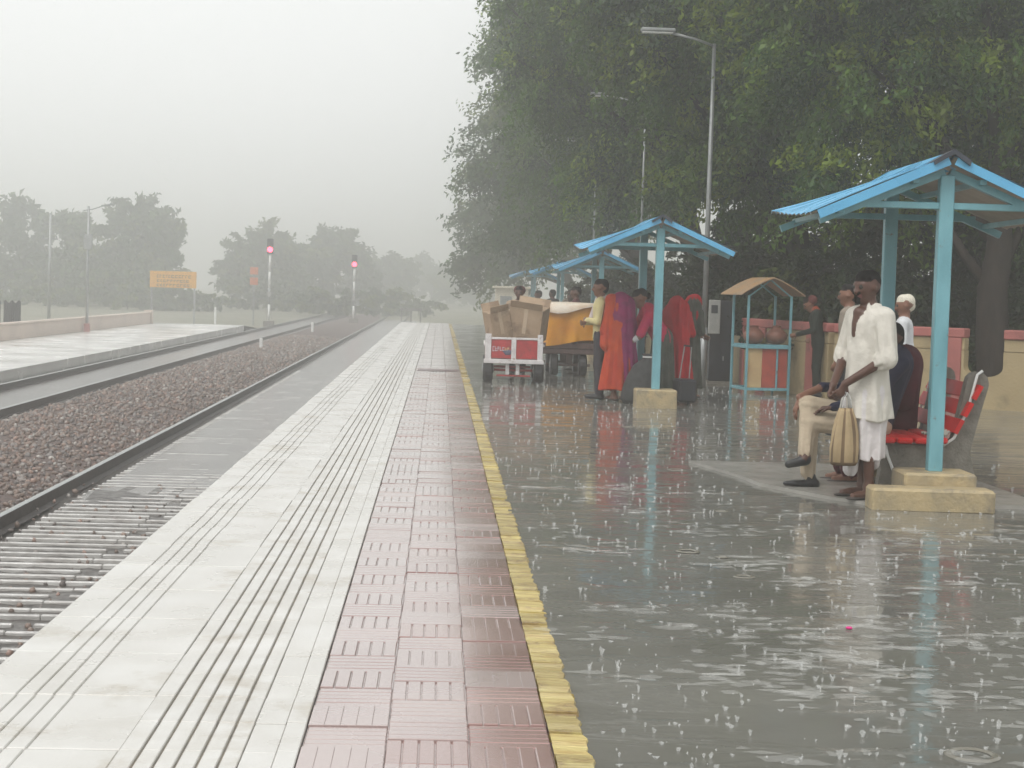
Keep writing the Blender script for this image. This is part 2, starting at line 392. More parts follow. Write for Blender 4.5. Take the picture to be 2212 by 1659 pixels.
# pink strip of basket-weave pavers, five fingers to a tile
pstrip = sheet('paver_strip', WP-.003, YL+.003, -8, YEND, -.032, joint_dark)
T = (YL-WP)/3
def paver(seed, worn=0):
    r = random.Random(seed); mb = MB().box((.0005, .0005, -.033), (T-.0005, T-.0005, -.006 if not worn else -.0022))
    for i in range(5):
        a = .001+i*(T-.002)/5; b = a+(T-.002)/5-.0034
        mb.box((a, .001, -.013), (b if not worn else b+.0028, T-.0025, r.uniform(-.001, .001)), .0035 if not worn else .0012)
    return mb
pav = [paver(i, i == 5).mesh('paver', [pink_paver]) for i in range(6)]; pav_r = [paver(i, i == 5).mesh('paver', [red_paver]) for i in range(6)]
ST = (0, .11, .05)
rows = int((YEND-4.0)/T); far_p = MB()
for jr in range(rows):
    for i in range(3):
        x, yy = WP+i*T, 4.0+jr*T+ST[i]
        rot = ((i+jr) % 2)*90 if random.random() > .12 else random.choice((0, 90))
        if jr < 100:
            ox = (x+T, yy) if rot else (x, yy)
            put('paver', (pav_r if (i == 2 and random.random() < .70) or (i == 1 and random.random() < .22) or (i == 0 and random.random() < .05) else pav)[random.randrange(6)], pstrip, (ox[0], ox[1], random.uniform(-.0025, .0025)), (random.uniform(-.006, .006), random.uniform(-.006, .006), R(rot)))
        else:
            far_p.box((x+.002, yy+.002, -.03), (x+T-.002, yy+T-.002, 0), .004)
tag(far_p.build('far_pavers', pink_paver, pstrip), kind='stuff')
# a bare strip across the pavers where two rows are sunk and dark with rust
stain_m = M('rust_stain', (.10, .03, .032), .3, var=.4)
MB().add([(WP+.02, 30.2, .006), (YL-.05, 30.5, .006), (YL-.02, 31.1, .006), (WP+.05, 31.0, .006)], [(0, 1, 2, 3)]).build('rust_mark', stain_m, pstrip)

# yellow safety line: painted kerb tiles, worn and uneven
ystrip = sheet('yellow_line', YL, YR, -8, YEND, -.034, joint_dark)
ym = []
for sdd in range(5):
    r = random.Random(sdd+50); n = 5
    e = [r.uniform(-.008, .012) for _ in range(n+1)]
    vs = []; fs = []
    for i in range(n+1):
        yy = .003+(.264-.003)*i/n; z = r.uniform(-.004, .003)
        vs += [(.003, yy, z), (.117+e[i], yy, z-.003), (.117+e[i]+.012, yy, -.03), (.003, yy, -.034)]
    for i in range(n): 
        for q in range(3): fs.append((i*4+q, i*4+q+1, (i+1)*4+q+1, (i+1)*4+q))
    fs += [(3, 2, 1, 0), (n*4, n*4+1, n*4+2, n*4+3)]
    ym.append(MB().add(vs, fs).mesh('kerb_tile', [yellow_paint]))
y = 4.0; k = 0
while y < YEND-.3 and k < 255:
    if y < 26.6 or random.random() < (.6 if y < 31 else .45): put('kerb_tile', ym[random.randrange(5)], ystrip, (YL, y, random.uniform(-.004, .004)), (random.uniform(-.015, .015), 0, random.uniform(-.01, .01)))
    y += .267; k += 1

# near track: concrete washing apron with cross ribs, silted further along
apron = sheet('track_apron', -4.9, EDGE+.05, -8, 160, -.995, mud)
silt = MB()
nxs, nys = 22, 110
vs = []; fs = []
for j in range(nys+1):
    yy = 8+(120-8)*(j/nys)**1.6
    for i in range(nxs+1):
        x = -4.07+(EDGE+.05+4.07)*i/nxs
        t = min(1, max(0, (yy-16.6)/4.2))
        z = -.893+.030*t + .005*math.sin(yy*3.1+x*2)*math.sin(x*3.7+yy)+.008*random.uniform(-1, 1)*(1-.6*t) - .085*max(0, min(1, (-3.80-x)/.14))
        z += .05*math.exp(-((yy-18.4)/.5)**2-((x+3.7)/.55)**2)
        vs.append((x, yy, z))
for j in range(nys):
    for i in range(nxs): fs.append((j*(nxs+1)+i, j*(nxs+1)+i+1, (j+1)*(nxs+1)+i+1, (j+1)*(nxs+1)+i))
mbs = MB().add(vs, fs); mbs.mi = [0 if vs[q[0]][1] < 18.2+.5*math.sin(q[0]*2.3) else 1 for q in fs]
mbs.build('silt', [mud, apron_wet], apron, smooth=True)
ribm = []
for sdd in range(4):
    r = random.Random(sdd+9); mb = MB(); x = -3.86
    while x < EDGE-.05:
        l = r.uniform(.5, 1.6); x1 = min(x+l, EDGE-.02)
        dz = r.uniform(-.004, .003); mb.box((x, -.022, -.99), (x1, .022, -.864+dz), .008)
        x = x1 + (r.uniform(.03, .16) if r.random() < .55 else .004)
    ribm.append(mb.mesh('apron_rib', [apron_con]))
y = 8.2; k = 0
while y < 46:
    put('apron_rib', ribm[k % 4], apron, (0, y, random.uniform(-.006, .004)), (0, 0, random.uniform(-.006, .006)))
    y += .268; k += 1

# ballast between the tracks
sheet('ballast_bed', -9.6, -4.15, -8, 170, -.985, ballast_base)
hump = MB(); vs = []; fs = []
prof = [(-4.30, -.95), (-4.7, -.86), (-5.3, -.80), (-6.2, -.80), (-6.9, -.85), (-7.2, -.90)]
for yy in (6, 40, 90, 170):
    for p in prof: vs.append((p[0], yy, p[1]))
for j in range(3):
    for i in range(5): fs.append((j*6+i+1, j*6+i, (j+1)*6+i, (j+1)*6+i+1))
tag(hump.add(vs, fs).build('ballast_shoulder', ballast_base), kind='structure')
tag(sheet('track_bed', -9.62, -7.1, -8, 170, -.875, apron_wet), kind='structure')

def scatter_stones(name, n, xr, yr, zf, size, seed, label):
    g = np.random.default_rng(seed)
    ph = (1+5**.5)/2
    ico = np.array([(-1, ph, 0), (1, ph, 0), (-1, -ph, 0), (1, -ph, 0), (0, -1, ph), (0, 1, ph), (0, -1, -ph), (0, 1, -ph), (ph, 0, -1), (ph, 0, 1), (-ph, 0, -1), (-ph, 0, 1)])/1.9
    IF = np.array([(0, 11, 5), (0, 5, 1), (0, 1, 7), (0, 7, 10), (0, 10, 11), (1, 5, 9), (5, 11, 4), (11, 10, 2), (10, 7, 6), (7, 1, 8), (3, 9, 4), (3, 4, 2), (3, 2, 6), (3, 6, 8), (3, 8, 9), (4, 9, 5), (2, 4, 11), (6, 2, 10), (8, 6, 7), (9, 8, 1)])
    x = g.uniform(*xr, n); u = g.uniform(0, 1, n); y = yr[0]+(yr[1]-yr[0])*u**1.7
    s = size*g.uniform(.5, 1.4, n)*(1+.012*(y-yr[0]))
    sh = g.uniform(.55, 1.15, (n, 1, 3)); jit = g.uniform(.75, 1.2, (n, 12, 1))
    P = ico[None]*sh*jit*s[:, None, None]
    a = g.uniform(0, 6.28, n); b = g.uniform(-.6, .6, n)
    c_, s_ = np.cos(a)[:, None], np.sin(a)[:, None]; P = np.stack([P[..., 0]*c_-P[..., 1]*s_, P[..., 0]*s_+P[..., 1]*c_, P[..., 2]], -1)
    c_, s_ = np.cos(b)[:, None], np.sin(b)[:, None]; P = np.stack([P[..., 0], P[..., 1]*c_-P[..., 2]*s_, P[..., 1]*s_+P[..., 2]*c_], -1)
    P += np.stack([x, y, zf(x, y)+s*.25], -1)[:, None]
    pal = np.array([(.22, .155, .125), (.19, .14, .115), (.27, .235, .215), (.14, .115, .105), (.29, .19, .155), (.42, .39, .36), (.22, .195, .185)])
    cc = pal[g.choice(7, n, p=[.24, .22, .16, .16, .10, .03, .09])]*g.uniform(.75, 1.25, (n, 1))
    F = (IF[None]+np.arange(n)[:, None, None]*12).reshape(-1, 3)
    o = bpy.data.objects.new(name, np_mesh(name, P.reshape(-1, 3), F, stone_mat, np.repeat(cc, 12, 0)))
    col.objects.link(o); return tag(o, label, None, None, 'stuff')
px, pz = [p[0] for p in prof][::-1], [p[1] for p in prof][::-1]
scatter_stones('ballast', 15000, (-7.15, -4.32), (12, 75), lambda x, y: np.interp(x, px, pz), .031, 1, 'brown crushed stone ballast between the two tracks')
scatter_stones('gravel', 900, (-4.1, -1.75), (9, 19.5), lambda x, y: np.full_like(x, -.895), .024, 2, 'loose gravel and grit between the ribs of the near track')

# rails
def rail(x, z, y0, y1, label, bend=0.0):
    h = [(-.075, -.17), (-.075, -.158), (-.012, -.135), (-.0105, -.045), (-.035, -.034), (-.036, -.006), (-.026, 0), (.026, 0), (.036, -.006), (.035, -.034), (.0105, -.045), (.012, -.135), (.075, -.158), (.075, -.17)]
    mb = MB(); n = len(h); vs = []; fs = []
    ys = np.linspace(0, 1, 24)**1.5*(y1-y0)+y0
    for yy in ys:
        for (a, b) in h: vs.append((x+a+bend*max(0, yy-40)**2/10000, yy, z+b))
    for j in range(len(ys)-1):
        for i in range(n): fs.append((j*n+i, j*n+(i+1) % n, (j+1)*n+(i+1) % n, (j+1)*n+i))
    fs += [tuple(range(n)), tuple(range((len(ys)-1)*n, len(ys)*n))[::-1]]
    o = mb.add(vs, fs).build('rail', [rail_side, rail_top])
    o.data.polygons.foreach_set('material_index', [1 if (k < (len(ys)-1)*n and k % n in (5, 6, 7)) else 0 for k in range(len(o.data.polygons))])
    return tag(o, label, 'rail', 'running rails of the two tracks')
Z1 = -.785
rail(-4.15, Z1, 6, 165, 'nearest visible steel rail, dark sided, beside the ribbed concrete apron')
rail(-2.475, Z1, 6, 165, 'steel rail tucked down against the white platform edge')
rail(-7.32, -.73, 6, 165, 'steel rail of the far track on its ballast side')
rail(-8.99, -.73, 6, 165, 'steel rail of the far track next to the pale far platform')

# far platform, nearly at rail level, with a low pinkish wall along its back
p2 = MB().box((-14.4, 20, -1.1), (-9.75, 84, -.625), .01)
p2.add([(-14.4, 84, -.63), (-9.75, 84, -.63), (-9.75, 92, -1.0), (-14.4, 92, -1.0)], [(0, 1, 2, 3)])
tag(p2.build('far_platform', concrete_pale), kind='structure')
pw = empty('low_wall', (-14.3, 40, -.63), 0, 'low pinkish wall along the back of the far platform', 'wall')
MB().box((-.12, -14, 0), (.12, 42.6, .50), .015).build('wall_panel', parapet, pw)
MB().box((-.16, -14, .503), (.16, 42.6, .58), .02).build('coping', parapet, pw)
MB().box((-.2, 42.62, 0), (.2, 43.0, .66), .02).build('end_pier', parapet, pw)

# haze: rain-filled air
hz = MB().box((-440, -70, -2.3), (440, 720, 15.2)).build('haze', [])
mt = bpy.data.materials.new('rain_haze'); mt.use_nodes = True; n = mt.node_tree; n.nodes.clear()
o = n.nodes.new('ShaderNodeOutputMaterial'); pv = n.nodes.new('ShaderNodeVolumePrincipled')
pv.inputs['Color'].default_value = (.99, .995, .988, 1); pv.inputs['Density'].default_value = HAZE; pv.inputs['Anisotropy'].default_value = .76
n.links.new(pv.outputs[0], o.inputs['Volume']); hz.data.materials.append(mt); tag(hz, kind='stuff')
# ------------------------------------------------------------------ trees
def crown_mesh(name, lobes, n_leaf, leaf, seed, pal, mat, clump=.55, droop=.5, n_clump=None, shell=.55, bright=.2):
    """leaf-sized faces gathered in hanging clumps that fill the lobes (cx,cy,cz,rx,ry,rz)"""
    g = np.random.default_rng(seed); lobes = np.array(lobes, float)
    vol = (lobes[:, 3]*lobes[:, 4]*lobes[:, 5])**(2/3); nc = n_clump or max(40, n_leaf//90)
    li = g.choice(len(lobes), nc, p=vol/vol.sum()); Lb = lobes[li]
    d = g.normal(size=(nc, 3)); d /= np.linalg.norm(d, axis=1)[:, None]
    rr = (shell+(1-shell)*g.uniform(0, 1, nc))**(1/1.2)*g.uniform(.86, 1.10, nc)
    C = Lb[:, :3]+d*rr[:, None]*Lb[:, 3:]
    axis = d*np.array([1, 1, .35]); axis[:, 2] -= droop*g.uniform(.3, 1.6, nc); axis /= np.linalg.norm(axis, axis=1)[:, None]
    cs = clump*g.uniform(.55, 1.5, nc)
    ci = g.choice(nc, n_leaf, p=cs**2/(cs**2).sum())
    off = np.clip(g.normal(size=(n_leaf, 3)), -1.7, 1.7)*.27; al = np.clip(g.normal(size=n_leaf), -1.5, 1.5)*.52
    off = off*cs[ci][:, None]*np.array([1, 1, .8]) + axis[ci]*(al*cs[ci])[:, None]
    P = C[ci]+off
    e = axis[ci]*.8+g.normal(size=(n_leaf, 3))*.75; e[:, 2] -= .25; e /= np.linalg.norm(e, axis=1)[:, None]
    s = np.cross(e, g.normal(size=(n_leaf, 3))); s /= np.linalg.norm(s, axis=1)[:, None]
    l = leaf*g.uniform(.6, 1.4, n_leaf)[:, None]; wd = l*.42
    bend = np.cross(e, s)*l*.18
    V = np.stack([P-e*l*.5, P+s*wd*.5+bend, P+e*l*.5, P-s*wd*.5+bend], 1).reshape(-1, 3)
    pal = np.array(pal); base = pal[g.integers(0, len(pal)-1, nc)]
    tip = g.random(nc) < bright; base[tip] = pal[-1]
    cc = base[ci]*g.uniform(.7, 1.3, (n_leaf, 1))
    F = np.arange(n_leaf*4).reshape(-1, 4)
    return np_mesh(name, V, F, mat, np.repeat(cc, 4, 0))

def trunk_mb(base, top, r0_, r1_, targets, seed):
    g = random.Random(seed); mb = MB(); b, t = Vector(base), Vector(top)
    pts = [b.lerp(t, k/6)+Vector((g.uniform(-.09, .09), g.uniform(-.09, .09), 0))*(0 if k in (0,) else 1) for k in range(7)]
    rad = [r0_*(1.25 if k == 0 else 1)+(r1_-r0_)*k/6 for k in range(7)]
    mb.tube(pts, rad, 10)
    for q in targets:
        q = Vector(q); s0 = pts[g.choice((3, 4, 5, 6))]; mid = s0.lerp(q, .5)+Vector((0, 0, g.uniform(.1, .6)))
        rr = r1_*g.uniform(.45, .8)
        mb.tube([s0, s0.lerp(mid, .5)+Vector((g.uniform(-.1, .1),)*3), mid, mid.lerp(q, .6), q], [rr, rr*.8, rr*.6, rr*.4, rr*.18], 6)
    return mb

GREEN = [(.090, .175, .020), (.058, .122, .022), (.125, .210, .024), (.034, .074, .017), (.080, .160, .015), (.22, .30, .022)]
GREEN_SHADED = [(.030, .056, .012), (.022, .042, .012), (.040, .070, .014), (.09, .125, .014)]  # shrub leaves: shade of the canopy overhead put into the leaf colours
GREEN_FAR = [(.055, .105, .022), (.045, .088, .022), (.075, .125, .026), (.12, .16, .022)]

def tree(name, label, base, trunk_top, r, lobes, n_leaf, leaf, seed, pal=GREEN, mat=None, cat='tree', group=None, **kw):
    root = empty(name, base, 0, label, cat, group)
    B = Vector(base)
    tm = trunk_mb((0, 0, -.1), Vector(trunk_top)-B, r, r*.55, [Vector(l[:3])-B for l in lobes], seed)
    tm.build('trunk', bark, root, smooth=True)
    lb = [(l[0]-B.x, l[1]-B.y, l[2]-B.z, *l[3:]) for l in lobes]
    put('crown', crown_mesh('crown', lb, n_leaf, leaf, seed, pal, mat or leaf_m, **kw), root)
    return root

G_R = 'big trees behind the platform wall'
tree('shade_tree', 'nearest dark shade tree, its thick trunk in the notch of the tan wall', (8.22, 24.62, -.05), (8.6, 25.3, 3.6), .29,
     [(8.6, 26.3, 5.6, 2.6, 2.2, 2.3), (6.6, 26.6, 5.4, 2.2, 1.8, 2.0), (10.6, 26.5, 5.2, 2.6, 2.2, 2.6), (8.2, 26.4, 8.0, 3.0, 2.4, 2.0), (5.4, 27.0, 7.6, 2.0, 1.8, 1.7), (9.2, 25.8, 3.5, 1.9, 1.0, .9), (6.9, 26.2, 3.4, 1.7, .9, .8)],
     106000, .125, 11, group=G_R, clump=.46, droop=.6, bright=.26, n_clump=1000)
tree('shade_tree', 'tall dark tree rising behind the blue kiosk and grey lamp pole', (7.2, 31.5, -.1), (6.6, 31.8, 4.2), .26,
     [(6.0, 31.5, 6.0, 2.4, 2.0, 2.3), (4.2, 31.2, 6.6, 1.9, 1.8, 1.8), (8.2, 32.5, 6.6, 2.6, 2.2, 2.6), (5.4, 31.6, 8.6, 2.6, 2.0, 1.7), (3.5, 31.6, 8.3, 1.7, 1.7, 1.3), (5.6, 31.2, 3.8, 1.8, 1.5, 1.0), (2.6, 31.0, 7.6, 1.0, 1.2, .9)],
     95000, .132, 12, group=G_R, clump=.48, droop=.8, bright=.16, n_clump=900)
tree('shade_tree', 'spreading tree whose drooping branches hang over the platform against the sky', (6.6, 39.5, -.1), (5.6, 39.5, 4.5), .28,
     [(5.2, 39.5, 6.2, 2.6, 2.2, 2.4), (3.2, 39.0, 7.4, 1.9, 1.9, 1.6), (4.2, 39.8, 9.0, 2.4, 2.2, 1.5), (7.2, 40, 7.5, 2.8, 2.4, 2.8), (2.3, 39.0, 9.3, 1.2, 1.4, .9), (2.2, 39.2, 6.1, .9, 1.3, .9), (4.4, 39.0, 4.2, 1.9, 1.8, 1.0), (1.35, 38.6, 8.05, .42, .5, .22), (1.5, 38.8, 6.9, .6, .8, .4)],
     95000, .128, 13, group=G_R, clump=.5, droop=.9, bright=.10)
tree('shade_tree', 'hazier broad tree behind the third blue shelter', (6.9, 52, -.1), (5.6, 52, 4.5), .3,
     [(5.4, 52, 6.6, 2.9, 2.4, 3.0), (3.3, 51.5, 8.4, 1.9, 2, 2.0), (4.9, 52.2, 10.6, 2.6, 2.2, 1.8), (3.1, 52, 5.6, 1.6, 1.8, 1.5), (7.6, 52.5, 8, 3, 2.6, 3.4), (2.2, 51.6, 9.8, 1.1, 1.4, 1.1), (4.5, 51.6, 3.6, 1.8, 1.6, .9)],
     70000, .155, 14, group=G_R, clump=.6, droop=.7, bright=.1)
tree('shade_tree', 'grey hazy tree beyond the farthest shelters, its crown edge meeting the sky', (7.6, 68, -.1), (6.0, 68, 5), .32,
     [(5.6, 68, 7.2, 3.4, 2.6, 3.4), (2.9, 67.5, 7.2, 1.9, 2.2, 2.3), (3.9, 68, 10.6, 2.6, 2.4, 2.2), (6, 68, 12.6, 3, 2.4, 1.8), (3.2, 68, 4.2, 1.7, 2, 1.5), (1.6, 67.5, 6.2, .9, 1.4, .8), (8.5, 69, 9, 3.2, 3, 4)],
     50000, .205, 15, GREEN_FAR, leaf_far, group=G_R, clump=.75, droop=.6, bright=.1)
tree('shade_tree', 'farthest grey tree of the row, low crown over the platform end', (8.0, 88, -.4), (6.0, 88, 4), .32,
     [(6, 88, 6, 3.8, 3, 3.6), (2.8, 87.5, 5.2, 2.2, 2.4, 2.3), (4.2, 88, 9, 3, 2.6, 2.4), (2.6, 88, 2.6, 1.8, 2, 1.5), (9, 89, 8, 4, 3, 4)],
     28000, .30, 16, GREEN_FAR, leaf_far, group=G_R, clump=.9, droop=.5, bright=.1)
tree('shade_tree', 'dark tree filling the background at the frame edge above the near blue roof', (13.2, 33, -.1), (12.6, 33, 4), .3,
     [(12.2, 33, 5.8, 3.4, 2.4, 3.2), (10.2, 34, 7.6, 2.8, 2.4, 2.6), (13.5, 33, 9, 3.4, 2.6, 2.4), (10.5, 32.6, 3.2, 2.4, 1.6, 1.6), (15.5, 33, 4, 3, 2, 3), (12.6, 32, 2.2, 3, 1.4, 2.0)],
     55000, .19, 17, group=G_R, clump=.55, droop=.5, bright=.12)
# dark shrubs behind the wall
G_S = 'dark shrubs behind the platform wall'
SH = [((9.9, 25.2, 0), 1.5, 2.0, 'dark shrub behind the tan wall at the frame edge'), ((7.3, 27.2, 0), 1.3, 2.2, 'dark shrub behind the tan wall past the white-haired man'),
      ((6.5, 29.0, 0), 1.1, 2.3, 'dark shrub behind the man in green at the kiosk'), ((5.9, 33.0, 0), 1.1, 2.5, 'dark shrub behind the black cabinet'),
      ((5.8, 43.5, 0), 1.3, 2.8, 'shrub behind the red-veiled women'), ((9.0, 29.5, 0), 1.9, 4.2, 'tall dark shrub behind the nearest shelter, between two trunks'), ((11.6, 28.5, 0), 2.0, 4.0, 'tall dark shrub deep behind the wall at the frame edge'), ((7.8, 35, 0), 1.9, 4.6, 'tall dark shrub filling the gap under the tree behind the kiosk'),
      ((6.2, 57, 0), 1.5, 3.0, 'hazy shrub behind the orange tarpaulin load')]
for i, (b, r_, h_, lab) in enumerate(SH):
    x, y, z = b
    tree('shrub', lab, (x, y, -.1), (x, y, h_*.5), .05, [(x, y, h_*.55, r_, r_*.8, h_*.5), (x-r_*.6, y, h_*.4, r_*.7, r_*.6, h_*.38), (x+r_*.6, y+.2, h_*.45, r_*.8, r_*.6, h_*.42)],
         int(5200*max(1.4, h_*.9)), .15, 30+i, GREEN_SHADED, cat='shrub', group=G_S, clump=.3, droop=.2, bright=.03)
# left-hand side, beyond the far platform
G_L = 'hazy trees beyond the far platform'
TL = [(-30.5, 124, 6.6, 7.0, 'pale hazy tree at the frame edge behind the utility pole'), (-21.0, 114, 4.3, 7.1, 'round bushy tree behind the yellow station name board'),
      (-25.6, 128, 3.2, 4.2, 'low bush between the two trees at the far platform'), (-16.8, 150, 3.0, 4.9, 'small faded tree just past the name board'),
      (-14.0, 128, 3.4, 5.9, 'dark hazy tree behind the first red signal'), (-9.6, 140, 4.6, 6.2, 'broad hazy tree between the two red signals'),
      (-6.2, 165, 4.0, 4.9, 'fading tree behind the second red signal'), (-1.0, 205, 5.2, 5.2, 'very faint tree at the end of the line'), (4.4, 185, 5.2, 5.0, 'very faint tree past the platform end'),
      (-36, 118, 5, 5.5, 'pale tree cut by the frame edge beyond the far platform')]
for i, (x, y, r_, top, lab) in enumerate(TL):
    x, y, r_, top = x*1.2, y*1.2, r_*1.28, 1.5+(top-1.5)*1.2
    zb = -.75; hh = top-zb; g = random.Random(i+70)
    lobes = [(x, y, zb+hh*.52, r_*.78, r_*.7, hh*.46), (x+r_*.2, y, zb+hh*.70, r_*.5, r_*.5, hh*.30)]
    for q in range(6):
        a = q*1.05+g.uniform(-.3, .3); lobes.append((x+math.cos(a)*r_*.62, y+math.sin(a)*r_*.4, zb+hh*g.uniform(.16, .66), r_*g.uniform(.36, .55), r_*.42, hh*g.uniform(.18, .3)))
    tree('field_tree', lab, (x, y, zb), (x, y, zb+hh*.4), .18, lobes, 15000, .50*(r_/4)**.5, 70+i, GREEN_FAR, leaf_far, group=G_L, clump=.75*(r_/4)**.5, droop=.1, bright=.15)
G_H = 'low bushes along the far side of the line'
ORD = ['leftmost', 'second from the left', 'third from the left', 'fourth from the left', 'fifth from the left', 'sixth from the left', 'sixth from the right', 'fifth from the right', 'fourth from the right', 'third from the right', 'second from the right', 'rightmost']
for i in range(12):
    x = -45+i*3.7; y = 118+8*math.sin(i*1.7)+i*1.8; g = random.Random(i)
    r_ = g.uniform(2.8, 3.9); h_ = g.uniform(1.5, 2.9)
    tree('bush', 'low hazy bush, %s in the row along the field beyond the tracks' % ORD[i], (x, y, -.75), (x, y, 0), .04,
         [(x, y, -.75+h_*.5, r_, 1.2, h_*.5), (x+r_*.6, y, -.75+h_*.4, r_*.7, 1, h_*.4)], 5000, .34, 120+i, GREEN_FAR, leaf_far, cat='bush', group=G_H, clump=.4, droop=.05, bright=.3)

# ------------------------------------------------------------------ boundary wall on the right
def wall(A_, B_, label, pil, notch=None, h=1.14):
    A_, B_ = Vector(A_), Vector(B_); L_ = (B_-A_).length; rz = math.atan2(B_.y-A_.y, B_.x-A_.x)
    root = empty('boundary_wall', (A_.x, A_.y, -.05), rz, label, 'wall')
    def seg(a, b, z0, z1, th, nm, mat, c=.008): MB().box((a, -th/2, z0), (b, th/2, z1), c).build(nm, mat, root)
    spans = [(0, L_)] if not notch else [(0, notch[0]), (notch[1], L_)]
    if notch:
        a, b = notch; poly = [(0, 0), (L_, 0), (L_, h*.77), (b, h*.77)]
        cxn, rn = (a+b)/2, (b-a)/2
        poly += [(cxn+rn*math.cos(t), .53+.16*-math.sin(t) if False else .50-.14*math.sin(t)+.14) for t in [math.pi*k/10 for k in range(11)]]
        poly += [(a, h*.77), (0, h*.77)]
        MB().prism(poly, lambda u, v: (u, -.10, v), lambda u, v: (u, .10, v)).build('wall_panel', wall_tan, root)
    else: seg(0, L_, 0, h*.77, .20, 'wall_panel', wall_tan)
    for (a, b) in spans:
        seg(a+.002, b-.002, h*.775, h*.93, .194, 'upper_band', wall_tan)
        seg(a, b, h*.932, h+.06, .27, 'coping', wall_pink, .015)
    for p_ in pil: seg(p_, p_+.30, 0, h*.93, .262, 'pilaster', wall_pink)
    return root
wall((9.6, 22.75), (6.1, 25.35), 'tan wall with red coping and a notch for the tree trunk', [2.36, .1], (1.74, 2.32))
wall((6.08, 25.42), (5.35, 28.3), 'short tan wall stretch with red coping behind the kiosk', [.4, 2.2])
wall((5.4, 28.4), (5.6, 70), 'long tan wall with red coping running on behind the shelters', [.3, 6, 12, 18, 24, 30])

# ------------------------------------------------------------------ lamp poles
def lamp_pole(y, x, label, rz=0, tall=5.75):
    root = empty('lamp_pole', (x, y, -.02), rz, label, 'lamp pole', 'lamp poles along the platform')
    MB().tube([(0, 0, 0), (0, 0, 1.0)], .062, 12).build('base_sleeve', blue_paint if False else pole_grey, root, smooth=True)
    MB().tube([(0, 0, .95), (0, 0, 3.2), (.0, 0, tall)], [.046 if y < 30 else .032, .040 if y < 30 else .026, .030 if y < 30 else .02], 12).build('pole', pole_grey, root, smooth=True)
    MB().tube([(0, 0, tall-.04), (-.3, 0, tall+.06), (-.72, 0, tall+.15)], .022, 8).build('arm', pole_grey, root, smooth=True)
    hd = MB().box((-1.24, -.075, tall+.16), (-.66, .075, tall+.225), .02).build('lamp_head', pole_grey, root)
    MB().box((-1.22, -.06, tall+.135), (-.70, .06, tall+.158), .01).build('tube_cover', lamp_white, hd)
    return root
lamp_pole(28.0, 4.47, 'tall grey lamp pole beside the black cabinet, its white lamp over the platform')
lamp_pole(37.2, 4.45, 'lamp pole behind the second shelter, lamp half lost in leaves')
lamp_pole(48.3, 4.4, 'third lamp pole, hazy, its lamp small against the grey tree')

